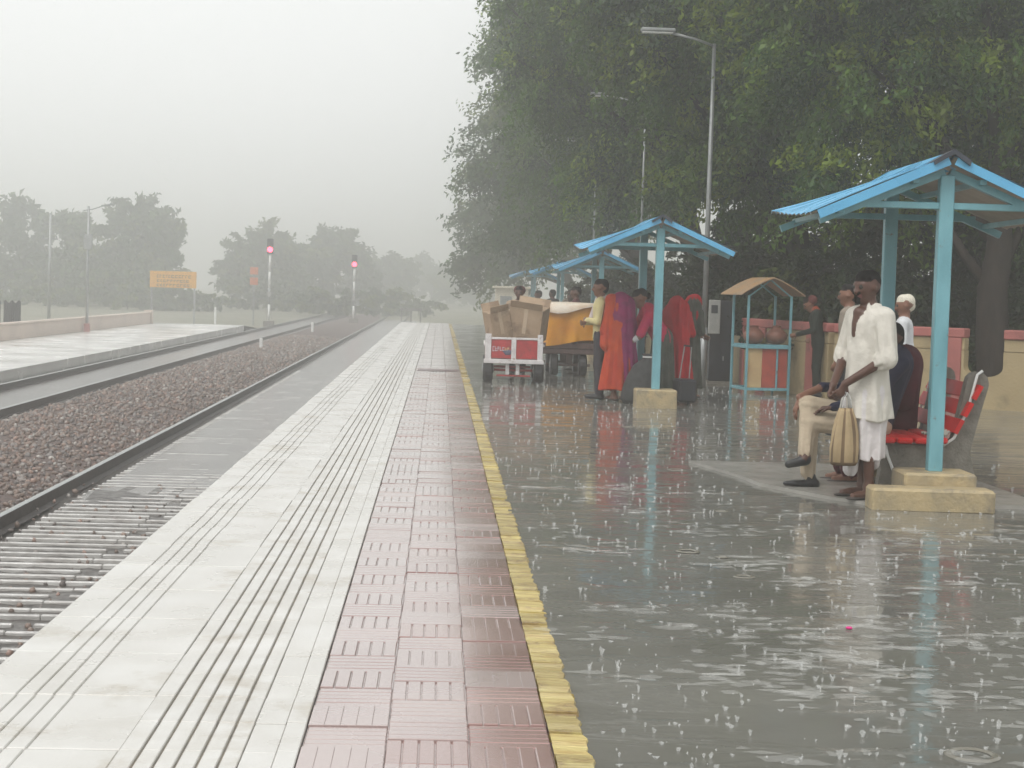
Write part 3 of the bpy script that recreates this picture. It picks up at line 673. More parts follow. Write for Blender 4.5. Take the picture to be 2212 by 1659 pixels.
# ------------------------------------------------------------------ bench shelters
def shelter(x, y, label, rz=0.0, apex=2.58, half=1.0, L_=1.80, drop=.43, near=False):
    root = empty('bench_shelter', (x, y, 0), rz, label, 'shelter', 'small blue bench shelters along the platform')
    yb = L_                                              # rear post
    for yy in (0, yb):
        ft = MB().box((-.27, yy-.22, -.03), (.27, yy+.22, .24), .018).build('post_block', plinth, root)
    MB().box((-.56, -.48, -.03), (.34, -.225, .15), .02).build('step_slab', plinth, root) if near else None
    for yy in (0, yb): MB().box((-.054, yy-.05, .235), (.054, yy+.05, apex-.12), .008).build('post', blue_paint, root)
    y0, y1 = -.16, yb+.16
    for yy in (0, yb):
        MB().box((-.72, yy-.03, apex-.375), (.72, yy+.03, apex-.325), .005).build('tie_beam', blue_paint, root)
        for s in (-1, 1):
            a, b = Vector((s*.02, yy, apex-.10)), Vector((s*(half-.06), yy, apex-drop-.05))
            d = (b-a).normalized(); nrm = Vector((-d.z, 0, d.x))*(1 if s > 0 else -1)
            MB().prism([(0, -.028), ((b-a).length, -.028), ((b-a).length, .028), (0, .028)], lambda u, v: a+d*u+nrm*v+Vector((0, -.031, 0)), lambda u, v: a+d*u+nrm*v+Vector((0, .031, 0))).build('rafter', blue_paint, root)
    for s in (-1, 1):
        for q in (.25, .8):
            xx, zz = s*half*q, apex-drop*q-.045
            MB().box((xx-.025, y0+.05, zz-.04), (xx+.025, y1-.05, zz), .004).build('purlin', blue_paint, root)
        # corrugated sheet, waves run down the slope, the far corner curled by wind
        nu, nv = 10, 46; vs = []; fs = []
        for j in range(nv+1):
            yy = y0+(y1-y0)*j/nv
            for i in range(nu+1):
                q = i/nu; wv = .011*math.cos(2*math.pi*j/4.6)
                curl = .10*(q**2.2)*max(0, (j/nv-.12)/.88)**1.2 if s < 0 else .02*q**3
                jag = .018*math.sin(j*1.9)*math.sin(j*.7+1) if i == nu else 0
                vs.append((s*(half*q+.012+jag), yy, apex-drop*q+wv+curl+.012*math.sin(q*3.1)))
        nn = len(vs)
        vs += [(a, b, c-.006) for (a, b, c) in vs]
        mb = MB(); top = []; bot = []
        for j in range(nv):
            for i in range(nu):
                q = [j*(nu+1)+i, j*(nu+1)+i+1, (j+1)*(nu+1)+i+1, (j+1)*(nu+1)+i]
                top.append(q if s > 0 else q[::-1]); bot.append([k+nn for k in (q[::-1] if s > 0 else q)])
        mb.add(vs, top+bot); mb.mi = [0]*len(top)+[1]*len(bot)
        o = mb.build('roof_sheet', [blue_sheet, under_sheet], root, smooth=True)
        fl = MB(); a, b = Vector((s*.03, y0-.012, apex-.012)), Vector((s*(half-.02), y0-.012, apex-drop-.005))
        d = (b-a).normalized(); n2 = Vector((-d.z, 0, d.x))*(1 if s > 0 else -1)
        fl.prism([(0, -.045), ((b-a).length, -.045), ((b-a).length, .022), (0, .022)], lambda u, v: a+d*u+n2*v, lambda u, v: a+d*u+n2*v+Vector((0, .010, 0)))
        fl.build('barge_board', blue_sheet, root)
    rc_ = MB()
    rc_.prism([(-.14, -.055), (0, .03), (.14, -.055), (.13, -.075), (0, .012), (-.13, -.075)], lambda u, v: (u, y0-.03, apex+v+.018), lambda u, v: (u, y1+.02, apex+v+.018))
    rc_.build('ridge_cap', blue_sheet, root)
    MB().prism([(-.15, -.055), (0, .036), (.13, -.045), (.12, -.085), (0, .0), (-.14, -.085)], lambda u, v: (u, y0-.045, apex+v+.024), lambda u, v: (u+.02, y0+.30, apex+v+.024)).build('ridge_patch', ridge_dark, root)
    return root
S1 = shelter(3.76, 12.38, 'nearest blue bench shelter over the red bench, on ochre concrete blocks', R(-2.5), near=True)
shelter(2.93, 22.3, 'second blue shelter, its post on a square ochre block beside the red-veiled women', 0, apex=2.52)
shelter(3.62, 37.5, 'third blue shelter along the platform, faded, behind the man in yellow', 0, apex=2.45)
shelter(3.95, 54, 'fourth blue shelter, its roof edge rising out of the haze', 0, apex=2.5)
shelter(3.95, 70, 'farthest blue shelter, nearly lost in haze', 0, apex=2.5)

# concrete pad round the first bench, barely out of the water
pad = [(2.55, 13.9), (2.62, 13.3), (2.80, 12.9), (3.0, 12.5), (3.2, 12.2), (4.6, 12.2), (4.6, 15.0), (2.3, 15.0)]
padm = M('pad_concrete', (.36, .345, .315), .22, c2=(.25, .24, .215), scale=4, bump=.12, bscale=30)
tag(MB().prism(pad, lambda u, v: (u, v, -.05), lambda u, v: (u, v, .012)).build('bench_pad', padm), kind='structure')

# ------------------------------------------------------------------ bench
bn = empty('park_bench', (3.42, 12.78, .01), R(-2.5), 'red slatted bench with rounded concrete ends under the nearest shelter', 'bench')
def bench_end(yy):
    poly = [(.02, 0), (.16, 0), (.22, .12), (.42, .12), (.55, 0), (.78, 0), (.80, .10), (.735, .34), (.80, .62), (.86, .86)]
    cxb, czb = .775, .885
    poly += [(cxb+.085*math.cos(t), czb+.085*math.sin(t)) for t in [k*math.pi/6 for k in range(0, 7)]]
    poly += [(.60, .44), (.55, .385), (.30, .385), (.05, .40), (.0, .36), (.05, .20)]
    MB().prism(poly, lambda u, v: (u, yy, v), lambda u, v: (u, yy+.11, v)).build('end_support', bench_con, bn)
bench_end(0.02); bench_end(1.0)
for i in range(4):
    a = .02+i*.135; z = .400+.008*(i == 3)
    MB().box((a, -.06, z), (a+.118, 1.42, z+.045), .012).build('seat_slat', bench_red, bn)
for i in range(3):
    t0 = .50+i*.135; d = Vector((.20, 0, .40)).normalized(); a0 = Vector((.585, 0, .43))+d*(i*.150+.06)
    nr = Vector((-d.z, 0, d.x))
    MB().prism([(0, 0), (.118, 0), (.118, .035), (0, .035)], lambda u, v: a0+d*u+nr*v+Vector((0, -.06, 0)), lambda u, v: a0+d*u+nr*v+Vector((0, 1.42, 0))).build('back_slat', bench_red, bn)
for yy in (-.005, 1.335):
    MB().tube([(.07, yy, .38), (.09, yy, .30), (.15, yy, .16), (.155, yy, .02)], .012, 6).build('front_brace', white_metal, bn, smooth=True)
    MB().tube([(.52, yy, .39), (.60, yy, .45), (.70, yy, .68), (.76, yy, .95), (.80, yy, .98)], .012, 6).build('back_strap', white_metal, bn, smooth=True)

# ------------------------------------------------------------------ trolley with cardboard boxes
ct = empty('platform_trolley', (1.24, 27.35, -.01), R(-1.5), 'red and white platform trolley carrying cardboard boxes', 'trolley')
W2, D = .475, 1.7
MB().box((-W2, .0, .36), (W2, D, .405), .008).build('deck', wood_dark, ct)
for (xa, xb) in ((-W2, -W2+.10), (W2-.09, W2), (-.045, .035)):
    MB().box((xa, -.012, .36), (xb, .03, .80 if abs(xa) > .1 else .745), .006).build('end_post', cart_white, ct)
MB().box((-W2-.02, -.02, .315), (W2+.02, .028, .385), .006).build('bottom_rail', cart_white, ct)
MB().box((-W2+.10, -.008, .71), (-.045, .02, .745), .005).build('top_rail', cart_white, ct)
MB().box((.035, -.008, .71), (W2-.09, .02, .745), .005).build('top_rail', cart_white, ct)
for (xa, xb, lettered) in ((-W2+.10, -.045, True), (.035, W2-.09, False)):
    pn = MB().box((xa+.001, .004, .386), (xb-.001, .016, .709), .003).build('end_panel', cart_red, ct)
    if lettered:                       # faded painted lettering, too worn to read
        g = random.Random(4)
        for i in range(7):
            xx = xa+.022+i*.040; mt_ = letter_pale if i < 5 else letter_yellow; hh = .085-.006*i
            mb = MB().box((xx, -.004, .555-hh/2), (xx+.010, .003, .555+hh/2))
            k_ = i % 4
            if k_ in (0, 2): mb.box((xx+.011, -.004, .555+hh/2-.016), (xx+.030, .003, .555+hh/2))
            if k_ in (1, 2): mb.box((xx+.011, -.004, .549), (xx+.028, .003, .562))
            if k_ in (0, 1, 3): mb.box((xx+.011, -.004, .555-hh/2), (xx+.030, .003, .555-hh/2+.016))
            mb.build('lettering', mt_, pn)
for s in (-1, 1):
    MB().box((s*W2-.02*(s > 0)-.0, .03, .386), (s*W2+.02*(s < 0), D, .60), .004).build('side_panel', cart_red, ct)
    MB().box((s*(W2+.012)-.014, .03, .602), (s*(W2+.012)+.014, D, .64), .005).build('side_rail', cart_white, ct)
for yy in (.22, 1.40):
    MB().tube([(-W2+.1, yy, .20), (W2-.1, yy, .20)], .022, 8).build('axle', cart_red, ct)
    for s in (-1, 1):
        Mx = Matrix.Translation((s*(W2-.055), yy, .20)) @ Matrix.Rotation(R(90), 4, 'Y')
        wh = MB().lathe([(.115, -.085), (.18, -.08), (.20, -.05), (.20, .05), (.18, .08), (.115, .085)], 22, M=Mx).build('wheel', rubber, ct)
        MB().lathe([(.03, -.10), (.112, -.06), (.112, .06), (.03, .10)], 16, M=Mx).build('rim', pole_grey, wh)
for xx in (-.10, .07):
    MB().box((xx-.03, .05, .13), (xx+.03, .11, .312), .006).build('coupling_leg', cart_white, ct)
MB().box((-.28, .06, .10), (.28, .10, .128), .004).build('cross_bar', cart_red, ct)
def carton(x, y, z, sx, sy, sz, rot, label, flap=True):
    o = empty('cardboard_box', (x, y, z), 0, label, 'box', 'cardboard boxes on the red trolley'); o.rotation_euler = [R(a) for a in rot]
    mb = MB().box((-sx/2, -sy/2, 0), (sx/2, sy/2, sz), .006)
    # slightly bulged sides
    mb.build('carton', cardboard, o)
    if flap:
        for s in (-1, 1):
            MB().box((-sx/2+.01, s*sy/2-.004, sz), (sx/2-.01, s*sy/2+.004, sz+.13), .001, Matrix.Translation((0, s*sy/2, sz)) @ Matrix.Rotation(R(-s*28), 4, 'X') @ Matrix.Translation((0, -s*sy/2, -sz))).build('flap', cardboard, o)
    MB().box((-.03, -sy/2-.004, sz*.25), (.03, -sy/2-.001, sz), 0).build('tape', M('tape', (.48, .37, .26), .25, var=.05) if 'tape' not in bpy.data.materials else bpy.data.materials['tape'], o)
    return o
carton(1.46, 27.85, .69, .56, .62, .56, (6, 7, -14), 'larger cardboard box leaning on the right half of the red trolley')
carton(1.02, 27.72, .68, .34, .40, .50, (5, -13, 16), 'smaller cardboard box tipped to the left on the red trolley')
carton(1.20, 28.45, .40, .62, .60, .78, (0, 0, 4), 'cardboard box standing deeper in the red trolley', False)
sb = MB(); sb.lathe([(.03, 0), (.16, .02), (.19, .10), (.13, .17), (.04, .22), (.05, .25)], 14)
tag(sb.build('bundle', M('grey_blue_cloth', (.12, .12, .18), .8, var=.3, bump=.4, bscale=12), smooth=True, loc=(1.14, 27.52, .405)), 'dark grey blue cloth bundle below the boxes on the trolley', 'bundle')

# ------------------------------------------------------------------ second trolley under an orange tarpaulin
c2 = empty('loaded_trolley', (2.36, 30.0, -.01), 0, 'dark wooden trolley under the orange tarpaulin', 'trolley')
MB().box((-.5, 0, .40), (.5, 1.8, .50), .01).build('deck', wood_dark, c2)
MB().box((-.5, -.02, .502), (.5, .02, .60), .008).build('end_board', wood_dark, c2)
for yy in (.2, 1.5):
    MB().tube([(-.4, yy, .2), (.4, yy, .2)], .025, 8).build('axle', wood_dark, c2)
    MB().box((-.06, yy-.05, .22), (.06, yy+.05, .398), .01).build('axle_block', wood_dark, c2)
    for s in (-1, 1):
        Mx = Matrix.Translation((s*.26, yy, .20)) @ Matrix.Rotation(R(90), 4, 'Y')
        wh = MB().lathe([(.11, -.07), (.18, -.07), (.20, -.045), (.20, .045), (.18, .07), (.11, .07)], 20, M=Mx).build('wheel', rubber, c2)
        MB().lathe([(.03, -.085), (.108, -.05), (.108, .05), (.03, .085)], 14, M=Mx).build('rim', pole_grey, wh)
def tarp():
    root = empty('tarpaulin', (2.36, 30.0, .5), 0, 'orange tarpaulin draped over a bulky load, white sheet on top', 'tarpaulin')
    nu, nv = 84, 22; vs = []; fs = []
    per = lambda t: None
    for j in range(nv+1):
        q = j/nv
        for i in range(nu):
            a = 2*math.pi*i/nu; c_, s_ = math.cos(a), math.sin(a); p_ = 5.0
            rr = (abs(c_)**p_+abs(s_)**p_)**(-1/p_)
            if q < .28: f = q/.28; z = .80-.03*f*f+.02*math.sin(3*a)*f; sc_ = f
            else:
                f = (q-.28)/.72; low = .26*max(0, math.cos(a+.9))**2 if s_ < 0 else 0
                z = .77-f*(.70-.5*low)-.05; sc_ = 1+.0*f+.025*math.sin(9*a+2*f)*f+.015*math.sin(17*a+1.3)*f
                z += .05*(1-min(1, f*6))
            vs.append((c_*rr*.56*sc_, .9+s_*rr*.95*sc_, z))
    for j in range(nv):
        for i in range(nu): fs.append((j*nu+i, j*nu+(i+1) % nu, (j+1)*nu+(i+1) % nu, (j+1)*nu+i))
    MB().add(vs, fs).build('cover', orange_tarp, root, smooth=True)
    vs = []; fs = []; n2 = 26
    for j in range(9):
        for i in range(n2):
            a = 2*math.pi*i/n2; c_, s_ = math.cos(a), math.sin(a); rr = (abs(c_)**5+abs(s_)**5)**-.2
            f = j/8; drp = .12*max(0, f-.82)/.18*(1+.6*math.sin(a*3+1)); 
            sc_ = min(f/.82, 1)*1.0+.055*(f > .82)
            vs.append((c_*rr*.575*sc_, .9+s_*rr*.965*sc_, .83-.02*f-drp))
    for j in range(8):
        for i in range(n2): fs.append((j*n2+i, j*n2+(i+1) % n2, (j+1)*n2+(i+1) % n2, (j+1)*n2+i))
    MB().add(vs, fs).build('top_sheet', white_sheet, root, smooth=True)
tarp()

# ------------------------------------------------------------------ vendor's kiosk cart
kk = empty('vendor_kiosk', (5.21, 26.15, -.02), R(8), 'small blue-framed vendor stand with a brown gabled roof', 'kiosk')
hw, dp = .40, .85
kk.scale = (.88, .88, .91)
for (xx, yy) in ((-hw, 0), (hw, 0), (-hw, dp), (hw, dp)):
    MB().box((xx-.02, yy-.02, 0), (xx+.02, yy+.02, 1.72), .004).build('post', blue_paint, kk)
for z in (.07, .80):
    for yy in (0, dp): MB().box((-hw+.021, yy-.018, z), (hw-.021, yy+.018, z+.045), .004).build('rail', blue_paint, kk)
    for xx in (-hw, hw): MB().box((xx-.018, .021, z), (xx+.018, dp-.021, z+.045), .004).build('rail', blue_paint, kk)
MB().box((-hw+.022, .02, .846), (hw-.022, dp-.02, .868), .003).build('counter', blue_paint, kk)
MB().box((-hw+.022, .03, .117), (-.10, .045, .795), .003).build('front_board', cream_board, kk)
MB().box((-.098, .033, .117), (hw-.022, .048, .795), .003).build('front_board', red_board, kk)
MB().box((.16, -.005, .117), (.19, .027, .795), .003).build('mullion', blue_paint, kk)
for s in (-1, 1):
    n_ = 8; vs = []; fs = []
    for j in range(2):
        for i in range(n_+1):
            q = i/n_; vs.append((s*.60*q, -.18+j*(dp+.36), 2.04-.30*q**1.25))
    for i in range(n_): fs.append((i, i+1, n_+2+i, n_+1+i))
    nn = len(vs); vs += [(a, b, c-.02) for a, b, c in vs]; fs += [tuple(k+nn for k in f[::-1]) for f in fs]
    fs += [(i, nn+i, nn+i+1, i+1) for i in range(n_)] + [(n_, nn+n_, nn+2*n_+1, 2*n_+1)]
    MB().add(vs, fs).build('roof_panel', roof_brown, kk)
for yy in (0, dp):
    for s in (-1, 1): MB().tube([(s*hw, yy, 1.70), (s*.01, yy, 1.985)], .014, 6).build('rafter', blue_paint, kk)
def pot(x, y, sc_, label):
    o = MB().lathe([(.05, 0), (.15, .03), (.205, .12), (.20, .19), (.13, .27), (.085, .30), (.085, .33), (.10, .345), (.09, .35), (.07, .33)], 20).build('clay_pot', clay, smooth=True, loc=(x, y, .772))
    o.scale = (sc_,)*3; return tag(o, label, 'pot', 'clay pots on the vendor stand')
pot(5.02, 26.42, .84, 'round clay water pot at the left on the vendor stand')
pot(5.39, 26.46, .86, 'round clay water pot at the right on the vendor stand')
gl = MB().lathe([(.03, 0), (.10, .01), (.16, .08), (.165, .10), (.14, .10), (.09, .03)], 16).build('basin', M('yellow_basin', (.60, .42, .12), .4, var=.1), smooth=True, loc=(5.2, 26.68, .772))
tag(gl, 'yellowish basin behind the two clay pots', 'basin')

# ------------------------------------------------------------------ cabinet by the lamp pole
cb = empty('control_cabinet', (4.90, 28.75, -.02), R(-4), 'tall black cabinet with a grey meter box beside the lamp pole', 'cabinet')
MB().box((-.20, 0, .06), (.22, .4, 1.46), .012).build('body', black_metal, cb)
MB().box((-.22, -.01, 0), (.24, .41, .058), .006).build('base', bench_con, cb)
MB().box((.01, -.012, .12), (.20, -.001, .74), .004).build('door', black_metal, cb)
MB().box((.03, -.026, .42), (.05, -.013, .50), .003).build('handle', pole_grey, cb)
mbx = MB().box((-.24, -.09, .88), (-.04, -.002, 1.47), .012).build('meter_box', grey_panel, cb)
MB().box((-.20, -.098, 1.24), (-.09, -.091, 1.38), .003).build('meter_window', glass_dark, mbx)

# ------------------------------------------------------------------ luggage by the second shelter
sk = empty('sack', (2.80, 23.15, -.02), 0, 'dark grey stuffed sack standing in front of the stooping woman', 'sack')
vs = []; fs = []; n_ = 24
for j, (r_, z, ox) in enumerate([(.02, 0, 0), (.19, 0, 0), (.235, .06, 0), (.23, .22, .01), (.20, .40, .04), (.15, .54, .08), (.09, .62, .12), (.07, .66, .13), (.10, .70, .14), (.03, .69, .14)]):
    for i in range(n_):
        a = 2*math.pi*i/n_; q = 1+.05*math.sin(5*a+z*7)+.03*math.sin(9*a)
        vs.append((ox+r_*q*math.cos(a), r_*.8*q*math.sin(a), z))
for j in range(9):
    for i in range(n_): fs.append((j*n_+i, j*n_+(i+1) % n_, (j+1)*n_+(i+1) % n_, (j+1)*n_+i))
MB().add(vs, fs).build('sack_body', M('sack_cloth', (.045, .046, .046), .8, var=.35, scale=14, bump=.5, bscale=12), sk, smooth=True)
MB().tube([(.13+.075*math.cos(a), .06*math.sin(a), .655) for a in [k*.55 for k in range(12)]], .012, 6).build('tie_cord', white_metal, sk, smooth=True)
cs = empty('suitcase', (3.44, 23.05, -.02), R(6), 'black wheeled suitcase with raised grey handle beside the red-veiled woman', 'suitcase')
MB().box((-.13, -.20, .05), (.13, .20, .37), .03).build('case', black_metal, cs)
for s in (-1, 1):
    MB().tube([(-.07*s+.02, .12, .36), (-.05*s+.06, .13, .82)], .009, 6).build('handle_tube', pole_grey, cs)
    MB().lathe([(.012, -.02), (.045, -.018), (.045, .018), (.012, .02)], 12, M=Matrix.Translation((s*.10, .15, .045)) @ Matrix.Rotation(R(90), 4, 'Y')).build('wheel', rubber, cs)
MB().tube([(.12, .13, .82), (.0, .13, .83)], .013, 6).build('grip', rubber, cs)

# ------------------------------------------------------------------ left side: posts, name board, signals
up_ = empty('utility_pole', (-19.9, 86, -.75), 0, 'thin utility pole with two crossarms behind the far platform', 'utility pole')
MB().tube([(0, 0, 0), (.02, 0, 5.5)], [.085, .06], 8).build('pole', pole_grey, up_, smooth=True)
for z, l in ((4.9, .62), (4.15, .8)):
    MB().box((-l/2, -.04, z), (l/2, .04, z+.08), .006).build('crossarm', pole_grey, up_)
    for s in (-1, 1): MB().lathe([(.03, 0), (.045, .05), (.03, .1), (.02, .13)], 8, c=(s*l*.42, 0, z+.081)).build('insulator', pole_grey, up_)
lp = empty('lamp_pole', (-14.0, 67, -.65), 0, 'thin lamp pole on the far platform, its arm slanting up to the right', 'lamp pole')
MB().tube([(0, 0, 0), (0, 0, 5.0)], [.06, .045], 8).build('pole', pole_grey, lp, smooth=True)
MB().tube([(-.2, 0, 4.82), (.15, 0, 4.88), (.55, 0, 5.02)], .022, 6).build('arm', pole_grey, lp)
hd = MB().box((.50, -.06, 4.99), (.98, .06, 5.06), .015, Matrix.Translation((.5, 0, 5.02)) @ Matrix.Rotation(R(-10), 4, 'Y') @ Matrix.Translation((-.5, 0, -5.02))).build('lamp_head', pole_grey, lp)
MB().box((-.16, -.09, 3.3), (.16, .09, 3.9), .01).build('junction_box', pole_grey, lp)
MB().box((-.11, -.11, 0), (.11, .11, .35), .01).build('foot', wall_pink, lp)

nb = empty('name_board', (-13.4, 84.5, -.8), R(3), 'yellow station name board on two posts at the far platform end', 'sign')
MB().box((-1.15, -.03, 1.95), (1.15, .03, 2.77), .012).build('board', sign_yellow, nb)
for s in (-1, 1): MB().box((s*1.06-.04, .031, 0), (s*1.06+.04, .11, 2.77), .006).build('post', pole_grey, nb)
g = random.Random(3)
for row, (z, hh) in enumerate(((2.51, .15), (2.28, .12), (2.07, .12))):       # three rows of lettering, unreadable at this distance
    x = -.80
    while x < .76:
        wd = g.uniform(.07, .14); mb = MB().box((x, -.038, z-hh/2), (x+wd*.28, -.031, z+hh/2)).box((x+wd*.29, -.038, z+hh/2-.035), (x+wd, -.031, z+hh/2))
        if g.random() < .6: mb.box((x+wd*.29, -.038, z-hh/2), (x+wd, -.031, z-hh/2+.035))
        mb.build('lettering', sign_black, nb); x += wd+.05

def signal(x, y, zl, label):
    zb = -.95; root = empty('signal', (x, y, zb), 0, label, 'signal', 'red railway signals beyond the platforms')
    H_ = zl-zb
    MB().box((-.28, -.28, 0), (.28, .28, .42), .02).build('base', bench_con, root)
    for i in range(4):
        za, zb_ = .42+(H_-.75)*i/4, .42+(H_-.75)*(i+1)/4
        MB().tube([(0, 0, za), (0, 0, zb_-.004)], .062, 10).build('post_band', white_metal if i != 1 else pole_grey, root, smooth=True)
    hd = MB().box((-.17, -.10, H_-.26), (.17, .12, H_+.58), .03).build('head', black_metal, root)
    for i in range(2):
        zz = H_+i*.34-.02
        ln = MB().lathe([(.001, -.05), (.11, -.035), (.15, 0)], 16, M=Matrix.Translation((0, -.105, zz)) @ Matrix.Rotation(R(90), 4, 'X')).build('lens', signal_red if i == 0 else black_metal, hd, smooth=True)
        hv = MB(); vs = []; fs = []
        for k in range(11):
            a = math.pi*k/10; 
            for yy in (-.10, -.30+.06*abs(math.cos(a))): vs.append((.16*math.cos(a), yy, zz+.16*math.sin(a)))
        for k in range(10): fs.append((k*2, k*2+1, k*2+3, k*2+2))
        hv.add(vs, fs).build('hood', black_metal, hd)
    MB().box((-.10, -.075, H_*.40), (.10, -.063, H_*.40+.28), .004).build('number_plate', grey_panel, root)
    for s in (-1, 1): MB().tube([(s*.13, .28, 0), (s*.13, .17, H_-.2)], .012, 5).build('ladder_rail', pole_grey, root)
    for i in range(9): MB().tube([(-.13, .27-.01*i, .4+i*.38), (.13, .27-.01*i, .4+i*.38)], .009, 5).build('rung', pole_grey, root) if .4+i*.38 < H_-.3 else None
    return root
signal(-9.35, 92, 3.38, 'red signal with tall white post at the far platform end')
signal(-5.45, 106, 2.90, 'red signal on a short post between the two tracks')
ob = empty('marker_board', (-10.75, 97, -.95), 0, 'post with two square orange marker plates left of the first signal', 'sign')
MB().tube([(0, 0, 0), (0, 0, 3.3)], .04, 8).build('post', pole_grey, ob)
for z in (2.35, 2.95): MB().box((-.23, -.06, z), (.23, -.042, z+.42), .01).build('plate', orange_plate, ob)
for (x, y, h_, lab) in ((-6.35, 60, .42, 'short white marker post standing in the ballast'), (-6.2, 82, .55, 'white marker post farther along the ballast'), (-12.4, 93, 1.0, 'pale marker post under the first signal trees')):
    mpst = empty('marker_post', (x, y, -.88), 0, lab, 'post', 'white trackside marker posts')
    MB().box((-.06, -.05, 0), (.06, .05, h_), .02).build('post', white_metal, mpst); MB().box((-.09, -.08, -.02), (.09, .08, .04), .01).build('foot', bench_con, mpst)
fn = [(-16.3, 61.5, .66, 'dark corrugated sheet fence panel at the frame edge behind the low wall'), (-15.55, 61.5, .62, 'dark corrugated sheet fence panel next to the gap behind the low wall')]
for (x, y, wd, lab) in fn:
    f_ = empty('sheet_fence', (x, y, -.75), 0, lab, 'fence', 'dark sheet fence panels')
    vs = []; fs = []; n_ = 40
    for i in range(n_+1):
        u = -wd/2+wd*i/n_; 
        for z in (0, 1.32+.05*math.sin(i*.4)): vs.append((u, .02*math.sin(i*1.5), z)); vs.append((u, .02*math.sin(i*1.5)+.008, z))
    for i in range(n_):
        a = i*4; b = a+4; fs += [(a, b, b+2, a+2), (a+1, a+3, b+3, b+1), (a+2, b+2, b+3, a+3)]
    MB().add(vs, fs).build('sheet', tin_dark, f_)
    for s in (-1, 1): MB().box((s*wd*.42-.03, .03, 0), (s*wd*.42+.03, .09, 1.25), .005).build('post', tin_dark, f_)
pb = empty('end_barrier', (-1.25, 73.6, -.3), 0, 'dark railing across the end of the near platform', 'railing')
for s in (-1, 0, 1): MB().box((s*.42-.03, -.03, 0), (s*.42+.03, .03, .92), .005).build('post', rail_grey, pb)
for z in (.80,): MB().box((-.48, -.05, z), (.48, -.031, z+.10), .004).build('rail', rail_grey, pb)
ht = empty('hut', (3.35, 77.5, -.65), 0, 'small pale flat-roofed hut at the end of the platform', 'hut')
MB().box((-.75, 0, 0), (.75, 1.6, 2.25), .01).build('wall', hut_wall, ht); MB().box((-.88, -.14, 2.253), (.88, 1.74, 2.36), .015).build('roof', hut_wall, ht)
dr = MB().box((-.55, -.02, .05), (.0, -.002, 1.9), .005).build('door', pole_grey, ht); MB().box((-.08, -.04, .95), (-.05, -.021, 1.05), .003).build('handle', white_metal, dr)
wn = MB().box((.2, -.02, 1.1), (.6, -.002, 1.65), .005).build('window', white_metal, ht); MB().box((.24, -.03, 1.14), (.56, -.021, 1.61), .002).build('pane', glass_dark, wn)

